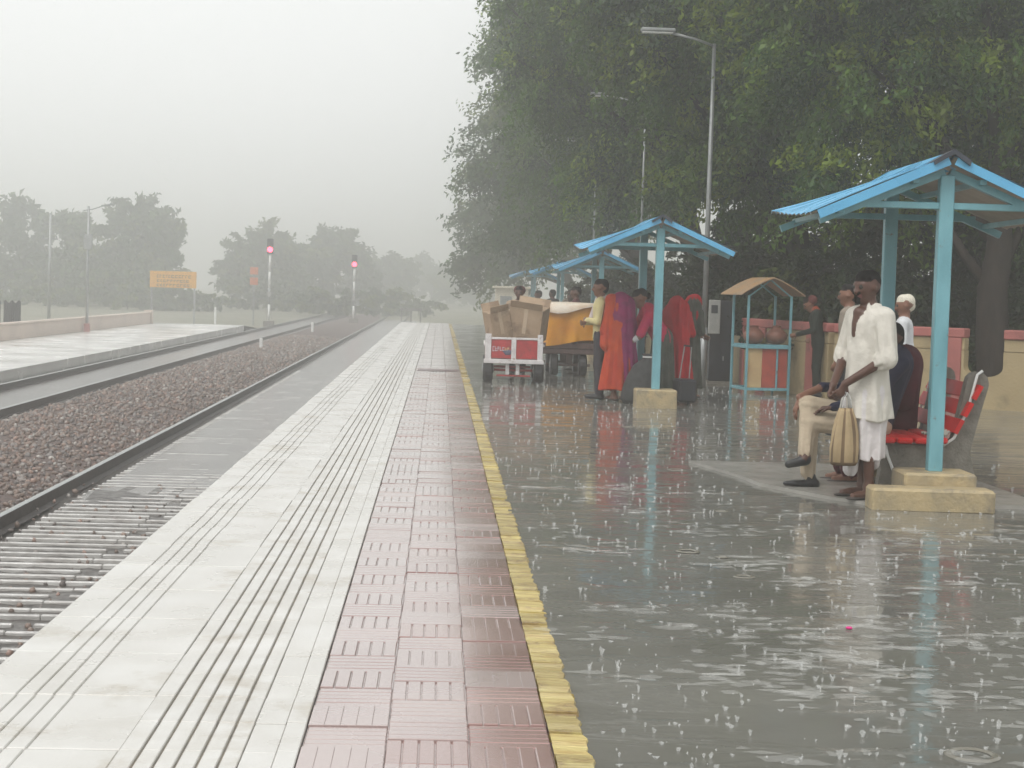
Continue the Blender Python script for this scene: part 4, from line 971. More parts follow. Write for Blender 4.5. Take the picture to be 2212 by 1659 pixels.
# ------------------------------------------------------------------ rain hitting the ground: splash crowns, drops and rings
def splashes():
    g = np.random.default_rng(5); V = []; F = []
    n = 1900
    x = g.uniform(.55, 5.4, n); y = 5.0+23*g.random(n)**1.35
    x = np.where(g.random(n) < .75, x, g.uniform(.55, 1+.26*y, n))
    keep = ~((x > 2.4) & (x < 4.7) & (y > 12) & (y < 15)); x, y = x[keep], y[keep]; n = len(x)
    patch = np.sin(x*1.7+y*.9)+np.sin(y*2.3-x*.6)+g.normal(size=n)*.8
    k = 7
    for i in range(n):
        big = 1+.018*(y[i]-5); r_ = g.uniform(.003, .012)*big; hgt = g.uniform(.004, .020)*big*(1.6 if patch[i] > .8 else 1)
        o = len(V); a0 = g.uniform(0, 6.28)
        for q, (rr, zz) in enumerate(((r_*.55, 0), (r_*.8, hgt*.6), (r_*1.15, hgt))):
            for t in range(k):
                a = a0+6.283*t/k; zj = zz*(1 if q < 2 else g.uniform(.6, 1.3)); V.append((x[i]+rr*math.cos(a), y[i]+rr*math.sin(a), -.012+zj))
        for q in range(2):
            for t in range(k): F.append((o+q*k+t, o+q*k+(t+1) % k, o+(q+1)*k+(t+1) % k, o+(q+1)*k+t))
        for d in range(g.integers(0, 2)):
            c = (x[i]+g.normal()*.03*big, y[i]+g.normal()*.03*big, g.uniform(.0, .07)*big); s = g.uniform(.0018, .0045)*big; o = len(V)
            for vv in ((s, 0, 0), (0, s, 0), (-s, 0, 0), (0, -s, 0), (0, 0, s*1.6), (0, 0, -s*1.6)): V.append((c[0]+vv[0], c[1]+vv[1], c[2]+vv[2]))
            F += [(o+a, o+(a+1) % 4, o+4, o+4) for a in range(4)]+[(o+(a+1) % 4, o+a, o+5, o+5) for a in range(4)]
    mt = bpy.data.materials.new('splash_water'); mt.use_nodes = True
    p = mt.node_tree.nodes['Principled BSDF']; p.inputs['Base Color'].default_value = (.86, .87, .86, 1); p.inputs['Roughness'].default_value = .15; p.inputs['IOR'].default_value = 1.33
    p.inputs['Roughness'].default_value = .3
    nd = mt.node_tree.nodes; tr = nd.new('ShaderNodeBsdfTransparent'); mxs = nd.new('ShaderNodeMixShader'); mxs.inputs[0].default_value = .74
    lk = mt.node_tree.links; lk.new(p.outputs[0], mxs.inputs[1]); lk.new(tr.outputs[0], mxs.inputs[2]); lk.new(mxs.outputs[0], nd['Material Output'].inputs[0])
    me = bpy.data.meshes.new('rain_splashes'); me.from_pydata(V, [], [tuple(dict.fromkeys(f)) for f in F]); me.materials.append(mt)
    me.polygons.foreach_set('use_smooth', [True]*len(me.polygons))
    o = bpy.data.objects.new('rain_splashes', me); col.objects.link(o); tag(o, 'tiny rain splashes and drops all over the flooded platform', None, None, 'stuff')
    # torn patches of froth where heavier bursts of drops have just fallen
    V = []; F = []
    for c in range(120):
        cx_, cy_ = g.uniform(.7, 4.6), 5.2+9*g.random()**1.2
        if c < 26: cx_, cy_ = g.uniform(1.0, 3.6), g.uniform(5.3, 8.2)
        if 2.3 < cx_ < 4.7 and 11.6 < cy_ < 15.2: continue
        for q in range(g.integers(5, 16)):
            px_, py_ = cx_+g.normal()*.16, cy_+g.normal()*.10; rx, ry = g.uniform(.008, .10), g.uniform(.006, .06); o = len(V); k2 = 11; z_ = -.0035+g.uniform(0, .0025)
            V.append((px_, py_, z_+.003))
            for t in range(k2):
                a = 6.283*t/k2; rr_ = g.uniform(.45, 1.15); V.append((px_+rx*rr_*math.cos(a), py_+ry*rr_*math.sin(a), z_-.004))
            F += [(o, o+1+t, o+1+(t+1) % k2) for t in range(k2)]
    fm = mt.copy(); fm.name = 'froth'; fm.node_tree.nodes['Mix Shader'].inputs[0].default_value = .84; fm.node_tree.nodes['Principled BSDF'].inputs['Base Color'].default_value = (.70, .70, .67, 1)
    me = bpy.data.meshes.new('rain_froth'); me.from_pydata(V, [], F); me.materials.append(fm)
    o = bpy.data.objects.new('rain_froth', me); col.objects.link(o); tag(o, 'pale torn patches of froth on the flooded platform', None, None, 'stuff')
    # ring waves
    n = 36; x = g.uniform(.58, 5.2, n); y = 5.0+17*g.random(n)**1.3
    keep = ~((x > 2.2) & (x < 4.8) & (y > 11.6) & (y < 15.2)); x, y = x[keep], y[keep]; n = len(x)
    K_ = 18; R_ = g.uniform(.02, .085, n); hgt = g.uniform(.0008, .002, n)
    a = np.arange(K_)*2*np.pi/K_
    prof_ = [(-.016, -.002), (-.006, .6), (0, 1.0), (.006, .6), (.016, -.002)]
    VV = []
    for (dr_, q) in prof_:
        rr = R_[:, None]+dr_; zz = np.where(q > 0, hgt*q, -.004)
        VV.append(np.stack([x[:, None]+rr*np.cos(a), y[:, None]+rr*np.sin(a), np.repeat((-.009+zz)[:, None], K_, 1)], -1))
    VV = np.stack(VV, 1).reshape(-1, 3); P5 = len(prof_)
    base = (np.arange(n)*P5*K_)[:, None, None]; pi = np.arange(P5-1)[None, :, None]*K_; ti = np.arange(K_)[None, None]
    q0 = base+pi+ti; q1 = base+pi+(ti+1) % K_
    FF = np.stack([q0, q1, q1+K_, q0+K_], -1).reshape(-1, 4)
    wm = bpy.data.materials.new('ripple_water'); wm.use_nodes = True; p = wm.node_tree.nodes['Principled BSDF']
    p.inputs['Base Color'].default_value = (.17, .16, .13, 1); p.inputs['Roughness'].default_value = .08; p.inputs['IOR'].default_value = 1.33
    o = bpy.data.objects.new('rain_ripples', np_mesh('rain_ripples', VV, FF, wm, smooth=True)); col.objects.link(o)
    tag(o, 'ring ripples where raindrops strike the flooded platform', None, None, 'stuff')
splashes()
pt = MB().lathe([(.001, .0), (.014, .002), (.017, .008), (.010, .012), (.001, .013)], 9).build('flower_petal', M('petal_pink', (.70, .02, .22), .4, var=.1), smooth=True, loc=(1.92, 7.51, -.006))
tag(pt, 'small bright pink petal floating on the flooded platform', 'petal')
# ------------------------------------------------------------------ people: one continuous surface per body, grown from a posed skeleton
def cloth(name, c, var=.16, c2=None, rough=.85, scale=7): return M('cloth_'+name, c, rough, var=var, c2=c2, scale=scale, bump=.7, bscale=13, spec=.2)
skin_d = M('skin_dark', (.085, .034, .020), .45, var=.12, scale=14)
skin_m = M('skin_brown', (.19, .085, .05), .5, var=.1, scale=14)
hair_b = M('hair_black', (.008, .006, .006), .75, spec=.12, var=.3, scale=60, stretch=(1, 1, .3))
hair_w = M('hair_white', (.60, .56, .46), .6, var=.15, scale=60)
eye_m = M('eye_dark', (.02, .015, .012), .2, var=.1)
lip_m = M('lip', (.13, .045, .04), .45, var=.1)
shoe_b = M('shoe_black', (.014, .014, .016), .4, var=.3)
sandal = M('sandal', (.05, .04, .035), .6, var=.3)
V3 = lambda *a: np.array(a, float)

class Fig:
    def __init__(s): s.p = []
    def cap(s, a, b, ra, rb, mat, k=.02, flat=None, fold=None, bias=0.0):
        s.p.append((V3(*a), V3(*b), ra, rb, mat, k, flat, fold, bias)); return s
    def ball(s, c, r, mat, k=.015, flat=None, bias=0.0): return s.cap(c, V3(*c)+V3(0, 0, 1e-4), r, r, mat, k, flat, None, bias)
    @staticmethod
    def dist(P, q):
        a, b, ra, rb, mat, k, flat, fold, bias = q
        X = P-a; ab = b-a
        if flat is not None:
            nrm = V3(*flat[0]); nrm = nrm/np.linalg.norm(nrm)
            X = X+(X@nrm)[..., None]*nrm*(1/flat[1]-1); ab = ab+(ab@nrm)*nrm*(1/flat[1]-1)
        L2 = max(ab@ab, 1e-12); t = np.clip((X@ab)/L2, 0, 1)
        D = X-t[..., None]*ab; d = np.sqrt((D*D).sum(-1))-(ra+(rb-ra)*t)
        if fold is not None:
            amp, fr, ph, pw = fold[:4]
            ax = ab/np.sqrt(L2); u = np.cross(ax, V3(0, 1, 0.01)); u /= np.linalg.norm(u); v = np.cross(ax, u)
            ang = np.arctan2(D@v, D@u)
            d = d+amp*(t**pw)*(np.sin(fr*ang+ph+2.2*t)+.5*np.sin(fr*1.7*ang+ph*2-1.5*t))
            if len(fold) > 4: d = np.maximum(d, fold[4]+.012*np.sin(3*ang+ph)-P[..., 2])      # a hem
        return d
    def bounds(s, m=.05):
        lo = np.min([np.minimum(q[0]-q[2], q[1]-q[3]) for q in s.p], 0)-m; hi = np.max([np.maximum(q[0]+q[2], q[1]+q[3]) for q in s.p], 0)+m
        return lo, hi
    def mesh(s, name, h):
        lo, hi = s.bounds(); n = np.ceil((hi-lo)/h).astype(int)+1
        ax = [lo[i]+h*np.arange(n[i]) for i in range(3)]
        F = np.full(n, .10, np.float32)
        for q in s.p:
            mg = .06+q[5]; l = np.minimum(q[0]-q[2], q[1]-q[3])-mg; u = np.maximum(q[0]+q[2], q[1]+q[3])+mg
            rr = max(q[2], q[3]); l = np.minimum(l, np.minimum(q[0], q[1])-rr-mg); u = np.maximum(u, np.maximum(q[0], q[1])+rr+mg)
            i0 = np.clip(((l-lo)/h).astype(int), 0, n-1); i1 = np.clip(((u-lo)/h).astype(int)+2, 1, n)
            sl = tuple(slice(i0[i], i1[i]) for i in range(3))
            P = np.stack(np.meshgrid(*[ax[i][sl[i]] for i in range(3)], indexing='ij'), -1)
            d = Fig.dist(P, q).astype(np.float32); c = F[sl]; k = q[5]
            hh = np.maximum(k-np.abs(c-d), 0)/k
            F[sl] = np.minimum(c, d)-hh*hh*k*.25
        S = F < 0
        cell = np.zeros(n-1, np.int8)
        for i in (0, 1):
            for j in (0, 1):
                for k in (0, 1): cell += S[i:n[0]-1+i, j:n[1]-1+j, k:n[2]-1+k]
        act = np.argwhere((cell > 0) & (cell < 8)); idx = -np.ones(n-1, np.int64); idx[tuple(act.T)] = np.arange(len(act))
        acc = np.zeros((len(act), 3)); cnt = np.zeros(len(act))
        cor = [(i, j, k) for i in (0, 1) for j in (0, 1) for k in (0, 1)]
        for c0 in cor:
            for a in range(3):
                if c0[a]: continue
                c1 = list(c0); c1[a] = 1
                f0 = F[tuple((act+c0).T)]; f1 = F[tuple((act+c1).T)]; cr = (f0 < 0) != (f1 < 0)
                t = np.where(cr, f0/np.where(cr, f0-f1, 1), 0)
                p = np.tile(np.array(c0, float), (len(act), 1)); p[:, a] += t
                acc += p*cr[:, None]; cnt += cr
        V = lo+h*(act+acc/cnt[:, None]); Q = []
        for a in range(3):
            b, c = (a+1) % 3, (a+2) % 3
            s0 = [slice(None)]*3; s1 = [slice(None)]*3; s0[a] = slice(0, -1); s1[a] = slice(1, None)
            E = np.argwhere(S[tuple(s0)] != S[tuple(s1)]); E = E[(E[:, b] > 0) & (E[:, c] > 0) & (E[:, b] < n[b]-1) & (E[:, c] < n[c]-1)]
            neg = S[tuple(E.T)]
            def at(db, dc):
                e = E.copy(); e[:, b] -= db; e[:, c] -= dc; return idx[tuple(e.T)]
            q = np.stack([at(1, 1), at(0, 1), at(0, 0), at(1, 0)], 1); q[~neg] = q[~neg][:, ::-1]; Q.append(q)
        Q = np.concatenate(Q)
        C = V[Q].mean(1); mats = []; best = np.full(len(C), 9.0); bm = np.zeros(len(C), int)
        for q in s.p:
            if q[4] not in mats: mats.append(q[4])
            d = Fig.dist(C, q)-q[8]; up_d = d < best; best[up_d] = d[up_d]; bm[up_d] = mats.index(q[4])
        return np_mesh(name, V, Q, mats, smooth=True, mi=bm)

def head(f, c, yaw=0., tilt=0., skin=skin_m, hair=hair_b, style='short', sc_=1.0, det=True):
    """c: centre of the skull; yaw about z (0 = looking along +y), tilt forward"""
    cy_, sy_ = math.cos(yaw), math.sin(yaw); ct_, st_ = math.cos(tilt), math.sin(tilt)
    def H(x, y, z):
        y, z = y*ct_+z*st_, -y*st_+z*ct_
        return V3(c[0]+(x*cy_-y*sy_)*sc_, c[1]+(x*sy_+y*cy_)*sc_, c[2]+z*sc_)
    f.cap(H(0, -.025, .02), H(0, .02, .0), .088*sc_, .080*sc_, skin, .03)
    f.cap(H(0, .035, -.045), H(0, .045, -.085), .060*sc_, .040*sc_, skin, .03)
    f.cap(H(0, .088, .005), H(0, .108, -.032), .010*sc_, .016*sc_, skin, .012)
    for s_ in (-1, 1):
        f.ball(H(s_*.086, -.002, -.012), .022*sc_, skin, .012, ((cy_, sy_, 0), .5))
        if det:
            f.cap(H(s_*.018, .088, .028), H(s_*.05, .074, .026), .010*sc_, .008*sc_, skin, .012)
            f.ball(H(s_*.034, .086, .004), .0125*sc_, eye_m, .004, None, .004)
    if det: f.cap(H(-.020, .088, -.062), H(.020, .088, -.062), .009*sc_, .009*sc_, lip_m, .006, None, None, .003)
    if style == 'short':
        f.cap(H(0, -.040, .042), H(0, .012, .055), .083*sc_, .070*sc_, hair, .015, None, None, .004)
        f.cap(H(0, -.06, -.02), H(0, -.05, .03), .062*sc_, .07*sc_, hair, .02)
    elif style == 'bun':
        f.cap(H(0, -.040, .040), H(0, .010, .052), .085*sc_, .072*sc_, hair, .015, None, None, .004)
        f.ball(H(0, -.125, -.01), .042*sc_, hair, .02)
    return H

def hand(f, w, d, n, skin, curl=.5, size=1.0, side=1):
    """w wrist, d direction of the hand, n palm normal"""
    w, d, n = V3(*w), V3(*d), V3(*n); d = d/np.linalg.norm(d); n = n-d*(n@d); n = n/np.linalg.norm(n); s_ = np.cross(d, n)*side
    f.cap(w, w+d*.075*size, .024*size, .034*size, skin, .02, (n, .55))
    for i, (o, l) in enumerate(((-.030, .062), (-.010, .074), (.011, .070), (.030, .054))):
        a = w+d*.085*size+s_*o*size; b = a+(d*math.cos(curl)+n*math.sin(curl))*l*.55*size; e = b+(d*math.cos(curl*2)+n*math.sin(curl*2))*l*.5*size
        f.cap(a-d*.02, b, .0095*size, .0088*size, skin, .006); f.cap(b, e, .0088*size, .0075*size, skin, .006)
    a = w+d*.025*size-s_*.028*size; b = a+(d*.65-s_*.7+n*.25)*.045*size; f.cap(a, b, .012*size, .0105*size, skin, .01); f.cap(b, b+(d*.8-s_*.15+n*.5)*.034*size, .0105*size, .008*size, skin, .006)

def foot(f, an, d, mat, l=.20, sole=None, k=.02):
    an, d = V3(*an), V3(*d); d = d/np.linalg.norm(d); b = V3(an[0], an[1], .034)
    f.cap(an, b-d*.03, .042, .042, mat, .025); f.cap(b-d*.035, b+d*l*.55, .040, .036, mat, .025, ((0, 0, 1), .8)); f.cap(b+d*l*.5, b+d*l*.85, .036, .027, mat, .02, ((0, 0, 1), .65))
    if sole: f.cap(V3(an[0], an[1], .012)-d*.06, V3(an[0], an[1], .012)+d*(l+.0), .046, .042, sole, .006, ((0, 0, 1), .25), None, .002)

def add_person(f, loc, rz, label, h=.010, group=None, scale=1.0):
    o = bpy.data.objects.new('person', f.mesh('person', h)); col.objects.link(o)
    o.location = loc; o.rotation_euler = (0, 0, rz); o.scale = (scale,)*3
    return tag(o, label, 'person', group)

def std_arm(f, sh, el, wr, mat_up, mat_lo, skin, r=(.052, .042, .030), cuff=None):
    f.cap(sh, el, r[0], r[1], mat_up, .03)
    f.cap(el, wr, r[1]-.004, r[2], mat_lo, .02)

def man(shirt, trouser, skin=skin_m, hair=hair_b, style='short', arms=None, headc=(0, .03, 1.585), yaw=0, tilt=0, lean=0., sleeve='half', shoes=shoe_b, stance=.09, det=True, belly=.0, legs=None):
    """a standing man 1.70 tall facing +y"""
    f = Fig(); L0 = lambda z: lean*max(0, z-.9)
    f.cap((0, L0(1.0), .97), (0, .01+L0(1.3), 1.28), .150, .165, shirt, .05, ((0, 1, 0), .68), (.006, 7, 1, .5))
    f.cap((-.13, L0(1.36), 1.37), (.13, L0(1.36), 1.37), .075, .075, shirt, .06, ((0, 1, 0), .9))
    f.cap((0, L0(.95), .90), (0, L0(1.05), 1.05), .158, .150, shirt, .03, ((0, 1, 0), .72), (.007, 8, 0, .0))
    if belly: f.ball((0, .07, 1.05), .12, shirt, .06)
    hc = V3(*headc)
    f.cap((0, L0(1.38), 1.38), hc-V3(0, .015, .06), .058, .052, skin, .03)
    head(f, hc, yaw, tilt, skin, hair, style, 1.0, det)
    legs = legs or [((-stance, 0, .90), (-stance-.01, .02, .49), (-stance-.01, -.01, .09)), ((stance, 0, .90), (stance+.01, .03, .49), (stance+.01, .01, .09))]
    for hip, kn, an in legs:
        f.cap(hip, kn, .092, .068, trouser, .03, None, (.004, 5, 1, 1)); f.cap(kn, (an[0], an[1], .11), .066, .056, trouser, .03, None, (.005, 5, 2, 1))
        foot(f, an, (0.12*np.sign(an[0]), 1, 0), shoes, .21)
    arms = arms or [((-.19, 0, 1.37), (-.235, -.02, 1.10), (-.235, .06, .86)), ((.19, 0, 1.37), (.235, -.02, 1.10), (.235, .06, .86))]
    for sd_, (sh, el, wr) in zip((-1, 1), arms):
        sh, el, wr = V3(*sh)+V3(0, L0(1.37), 0), V3(*el), V3(*wr)
        if sleeve == 'full': f.cap(sh, el, .060, .050, shirt, .03, None, (.004, 5, 0, 1)); f.cap(el, el+(wr-el)*.92, .048, .038, shirt, .02)
        else: f.cap(sh, sh+(el-sh)*.8, .062, .058, shirt, .03, None, (.004, 5, 0, 1)); f.cap(sh+(el-sh)*.5, el, .040, .038, skin, .02)
        f.cap(el, wr, .037, .026, skin, .02)
        hand(f, wr, wr-el, V3(-sd_, .3, 0), skin, .45, 1.0, sd_)
    return f

LEFT = R(90)       # facing -x, towards the tracks

# 1. the man in white, standing by the bench, a bag held in front
kurta = cloth('white_kurta', (.70, .665, .60), c2=(.58, .55, .49), scale=3); dhoti = cloth('white_dhoti', (.72, .69, .68), c2=(.60, .56, .57), scale=3)
f = Fig()
f.cap((0, .0, 1.02), (0, .015, 1.30), .172, .168, kurta, .04, ((0, 1, 0), .76), (.011, 7, .6, .3))
f.cap((-.13, 0, 1.375), (.13, 0, 1.375), .078, .078, kurta, .06)
f.cap((0, .005, 1.10), (0, -.005, .60), .168, .200, kurta, .02, ((0, 1, 0), .86), (.022, 6, 1.1, .9, .60))
f.cap((0, 0, .80), (0, .0, .30), .178, .150, dhoti, .015, ((0, 1, 0), .84), (.022, 7, .4, .8, .30))
f.cap((.04, .07, .80), (.02, .10, .22), .10, .050, dhoti, .03, None, (.010, 5, 0, .6))
f.cap((-.05, -.05, .60), (-.03, -.06, .27), .09, .05, dhoti, .03, None, (.008, 5, 1, .6))
for s_ in (-1, 1):                                            # collar and open V neck
    f.cap((s_*.035, .075, 1.36), (s_*.075, -.02, 1.45), .020, .028, kurta, .012)
    f.cap((s_*.02, .125, 1.25), (s_*.05, .085, 1.40), .016, .018, kurta, .012)
f.cap((0, .128, 1.24), (0, .095, 1.40), .018, .050, skin_d, .008, None, None, .010)
f.cap((0, -.01, 1.38), (0, .025, 1.53), .060, .055, skin_d, .03)
head(f, (0, .045, 1.60), .15, .12, skin_d, hair_b, 'short', 1.0)
f.cap((0, .115, 1.515), (0, .12, 1.49), .030, .022, hair_b, .02)                       # short beard and moustache
f.cap((-.03, .135, 1.548), (.03, .135, 1.548), .010, .010, hair_b, .01)
for s_, el, wr in ((-1, (-.255, .02, 1.07), (-.07, .25, .87)), (1, (.25, .03, 1.08), (.07, .26, .85))):
    sh = V3(s_*.19, 0, 1.375); el = V3(*el); wr = V3(*wr)
    f.cap(sh, el, .074, .074, kurta, .04, None, (.009, 5, 1+s_, 1)); f.cap(el, el+(wr-el)*.10, .074, .070, kurta, .03, None, (.006, 5, .3, .2))
    f.cap(el, wr, .040, .028, skin_d, .015)
    hand(f, wr, (wr-el)*V3(.4, .5, 1)-V3(0, 0, .08), V3(-s_*.6, .1, -.4), skin_d, .95, 1.05, s_)
for s_, x, y in ((-1, -.085, .02), (1, .085, -.05)):
    f.cap((x, y, .30), (x, y-.01, .10), .046, .036, skin_d, .012); foot(f, (x, y-.01, .085), (s_*.2, 1, 0), skin_d, .19, sandal)
add_person(f, (3.25, 12.48, .012), R(112), 'standing man in white kurta and dhoti holding a tan bag by the bench', .0075)

# 2. his bag
bg = empty('shopping_bag', (3.06, 12.33, .27), R(20), 'tan striped cloth bag hanging from the hands of the man in white', 'bag')
bag_t = M('bag_tan', (.44, .33, .19), .7, c2=(.34, .25, .14), scale=6, bump=.3); bag_d = M('bag_dark', (.17, .11, .06), .8, var=.3); bg.scale = (.86, .86, .86)
vs = []; fs = []; mi_ = []; n_ = 48; prof_b = [(.02, 0), (.85, .0), (1.0, .03), (1.02, .15), (.92, .28), (.72, .40), (.52, .47), (.45, .50), (.40, .49)]
for (r_, z) in prof_b:
    for i in range(n_):
        a = 2*math.pi*i/n_; q = 1+(.10*math.sin(7*a+z*3)+.07*math.sin(4*a-z*5+1))*min(1, z*6); vs.append((.135*r_*q*math.cos(a), .085*r_*q*math.sin(a), z))
for j in range(len(prof_b)-1):
    for i in range(n_): fs.append((j*n_+i, j*n_+(i+1) % n_, (j+1)*n_+(i+1) % n_, (j+1)*n_+i)); mi_.append(1 if (j < 2 or math.sin(7*2*math.pi*(i+.5)/n_+.6) < -.62) else 0)
mb = MB().add(vs, fs); mb.mi = mi_; mb.build('bag_body', [bag_t, bag_d], bg, smooth=True)
for s_ in (-1, 1): MB().tube([(-.045, s_*.02, .48), (-.03, s_*.015, .58), (0, s_*.01, .635), (.03, s_*.015, .58), (.045, s_*.02, .48)], .010, 6, flat=.5).build('handle', M('bag_strap', (.62, .62, .60), .6, var=.1) if s_ < 0 else bpy.data.materials['bag_strap'], bg, smooth=True)

# 3. seated man, beige trousers, navy jacket, legs crossed
navy = cloth('navy', (.014, .015, .036), c2=(.022, .022, .048)); beige = cloth('beige', (.50, .42, .31), c2=(.42, .34, .25)); maroon = cloth('maroon', (.085, .010, .018), c2=(.055, .008, .014))
f = Fig()
f.cap((0, -.06, .53), (0, -.19, .98), .165, .178, navy, .05, ((0, 1, .3), .78), (.008, 6, .5, .5)); f.cap((-.13, -.19, 1.03), (.13, -.19, 1.03), .082, .082, navy, .06)
f.cap((0, -.19, 1.05), (0, -.16, 1.15), .058, .052, skin_d, .03); head(f, (0, -.14, 1.215), .1, .15, skin_d, hair_b)
f.cap((-.09, -.05, .50), (-.06, .50, .53), .102, .074, beige, .03, None, (.004, 5, 0, 1)); f.cap((-.06, .50, .52), (-.06, .50, .13), .072, .056, beige, .03, None, (.006, 5, 1, 1)); foot(f, (-.06, .48, .085), (0, 1, 0), shoe_b, .23)
f.cap((.09, -.05, .53), (.0, .50, .66), .104, .076, beige, .03, None, (.004, 5, 0, 1)); f.cap((.0, .50, .655), (-.17, .56, .30), .070, .055, beige, .025, None, (.005, 5, 1, 1))
f.cap((-.17, .56, .30), (-.19, .57, .245), .04, .042, skin_d, .02); f.cap((-.19, .56, .235), (-.20, .70, .20), .042, .030, shoe_b, .02)
f.cap((.20, -.18, 1.02), (.29, .04, .78), .064, .056, navy, .03); f.cap((.29, .04, .78), (.12, .36, .80), .050, .040, navy, .02); f.cap((.12, .36, .80), (.04, .57, .72), .032, .026, skin_m, .015); hand(f, (.04, .57, .70), (-.1, .35, -1), (0, -1, -.2), skin_m, .3, 1.05, 1)
f.cap((-.20, -.18, 1.02), (-.28, .06, .74), .064, .056, navy, .03); f.cap((-.28, .06, .74), (-.16, .34, .66), .050, .036, navy, .02); hand(f, (-.16, .34, .655), (.4, .8, -.1), (0, 0, -1), skin_d, .4, 1.0, -1)
add_person(f, (3.47, 13.22, 0), R(93), 'seated person in navy jacket and beige trousers, legs crossed, on the red bench', .009)
# 4. seated beside him, dark red shawl
f = Fig()
f.cap((0, 0, .50), (0, -.03, .98), .175, .170, maroon, .05, ((0, 1, 0), .80), (.010, 6, .5, .5)); f.cap((-.14, -.02, 1.02), (.14, -.02, 1.02), .085, .085, maroon, .06)
f.cap((0, .0, 1.03), (0, .08, 1.07), .056, .052, skin_m, .03); head(f, (0, .13, 1.12), -.1, .4, skin_d, hair_b, 'short')
f.cap((.19, -.02, 1.0), (.26, .02, .70), .075, .085, maroon, .04, None, (.008, 5, 0, .5)); f.cap((.26, .02, .70), (.10, .28, .62), .070, .055, maroon, .03); f.cap((-.19, -.02, 1.0), (-.25, .05, .70), .075, .08, maroon, .04); f.cap((-.25, .05, .70), (-.10, .30, .62), .065, .05, maroon, .03)
hand(f, (.09, .30, .61), (-.5, .8, 0), (0, 0, -1), skin_m, .4, 1, 1); hand(f, (-.09, .32, .61), (.5, .8, 0), (0, 0, -1), skin_m, .4, 1, -1)
for s_ in (-1, 1):
    f.cap((s_*.09, .0, .51), (s_*.11, .44, .50), .105, .085, maroon, .04, None, (.008, 5, 0, .8)); f.cap((s_*.11, .44, .50), (s_*.10, .42, .14), .085, .10, maroon, .04, None, (.012, 6, 1, 1)); foot(f, (s_*.10, .40, .08), (0, 1, 0), skin_m, .19, sandal)
add_person(f, (3.86, 13.72, 0), R(92), 'seated person wrapped in dark red beside the navy jacket on the bench', .011)

# 5. white-haired man in the background
wsh = cloth('white_shirt', (.62, .63, .64), c2=(.52, .53, .55)); gry = cloth('grey_trouser', (.07, .07, .08))
add_person(man(wsh, gry, skin_m, hair_w, yaw=.3, tilt=.15, sleeve='full', lean=.05, arms=[((-.19, 0, 1.37), (-.25, .02, 1.10), (-.10, .22, 1.06)), ((.19, 0, 1.37), (.25, .02, 1.10), (.10, .23, 1.04))]), (4.98, 17.6, 0), R(70), 'white-haired man in a white shirt standing behind the bench', .011, None, .93)
# 6. man in brown half hidden behind the man in white
brn = cloth('brown', (.26, .22, .18)); drk = cloth('dark_trouser', (.025, .025, .028))
add_person(man(brn, drk, skin_m, yaw=.2, sleeve='half'), (4.52, 18.2, 0), R(60), 'man in a brown shirt half hidden behind the man in white', .012, None, .99)
# 7. man in dark green at the kiosk
grn = cloth('dark_green', (.020, .026, .020), c2=(.013, .017, .014)); scarf_r = cloth('scarf_red', (.30, .06, .03))
f = man(grn, grn, skin_m, sleeve='full', lean=.12, headc=(0, .17, 1.53), tilt=.5, yaw=.1, arms=[((-.20, 0, 1.36), (-.30, .10, 1.10), (-.18, .36, 1.02)), ((.20, 0, 1.36), (.36, -.06, 1.14), (.34, .10, .98))])
f.cap((-.06, .06, 1.44), (.06, .06, 1.44), .05, .05, scarf_r, .03, None, None, .004)
f.cap((-.05, .12, 1.60), (.05, .12, 1.60), .072, .072, cloth('cap_red', (.12, .03, .025)), .02, None, None, .004)
add_person(f, (5.88, 25.6, 0), R(78), 'man in dark green clothes and red scarf working at the kiosk', .011, None, .94)
# 8. man in pale yellow
yel = cloth('pale_yellow', (.66, .58, .30), c2=(.56, .48, .26)); dtr = cloth('charcoal', (.045, .042, .05)); wscarf = cloth('white_scarf', (.60, .52, .52))
f = man(yel, dtr, skin_m, arms=[((-.19, 0, 1.37), (-.25, .04, 1.10), (.02, .20, 1.12)), ((.19, 0, 1.37), (.25, .04, 1.10), (-.02, .23, 1.08))], sleeve='full', yaw=.1)
f.cap((.10, .05, 1.40), (.13, .15, 1.10), .055, .05, wscarf, .02, None, None, .004); f.cap((-.05, -.06, 1.42), (.10, .05, 1.42), .045, .045, wscarf, .02, None, None, .004)
add_person(f, (2.30, 23.65, 0), R(82), 'man in a pale yellow shirt with folded arms beside the orange sari', .010, None, 1.0)

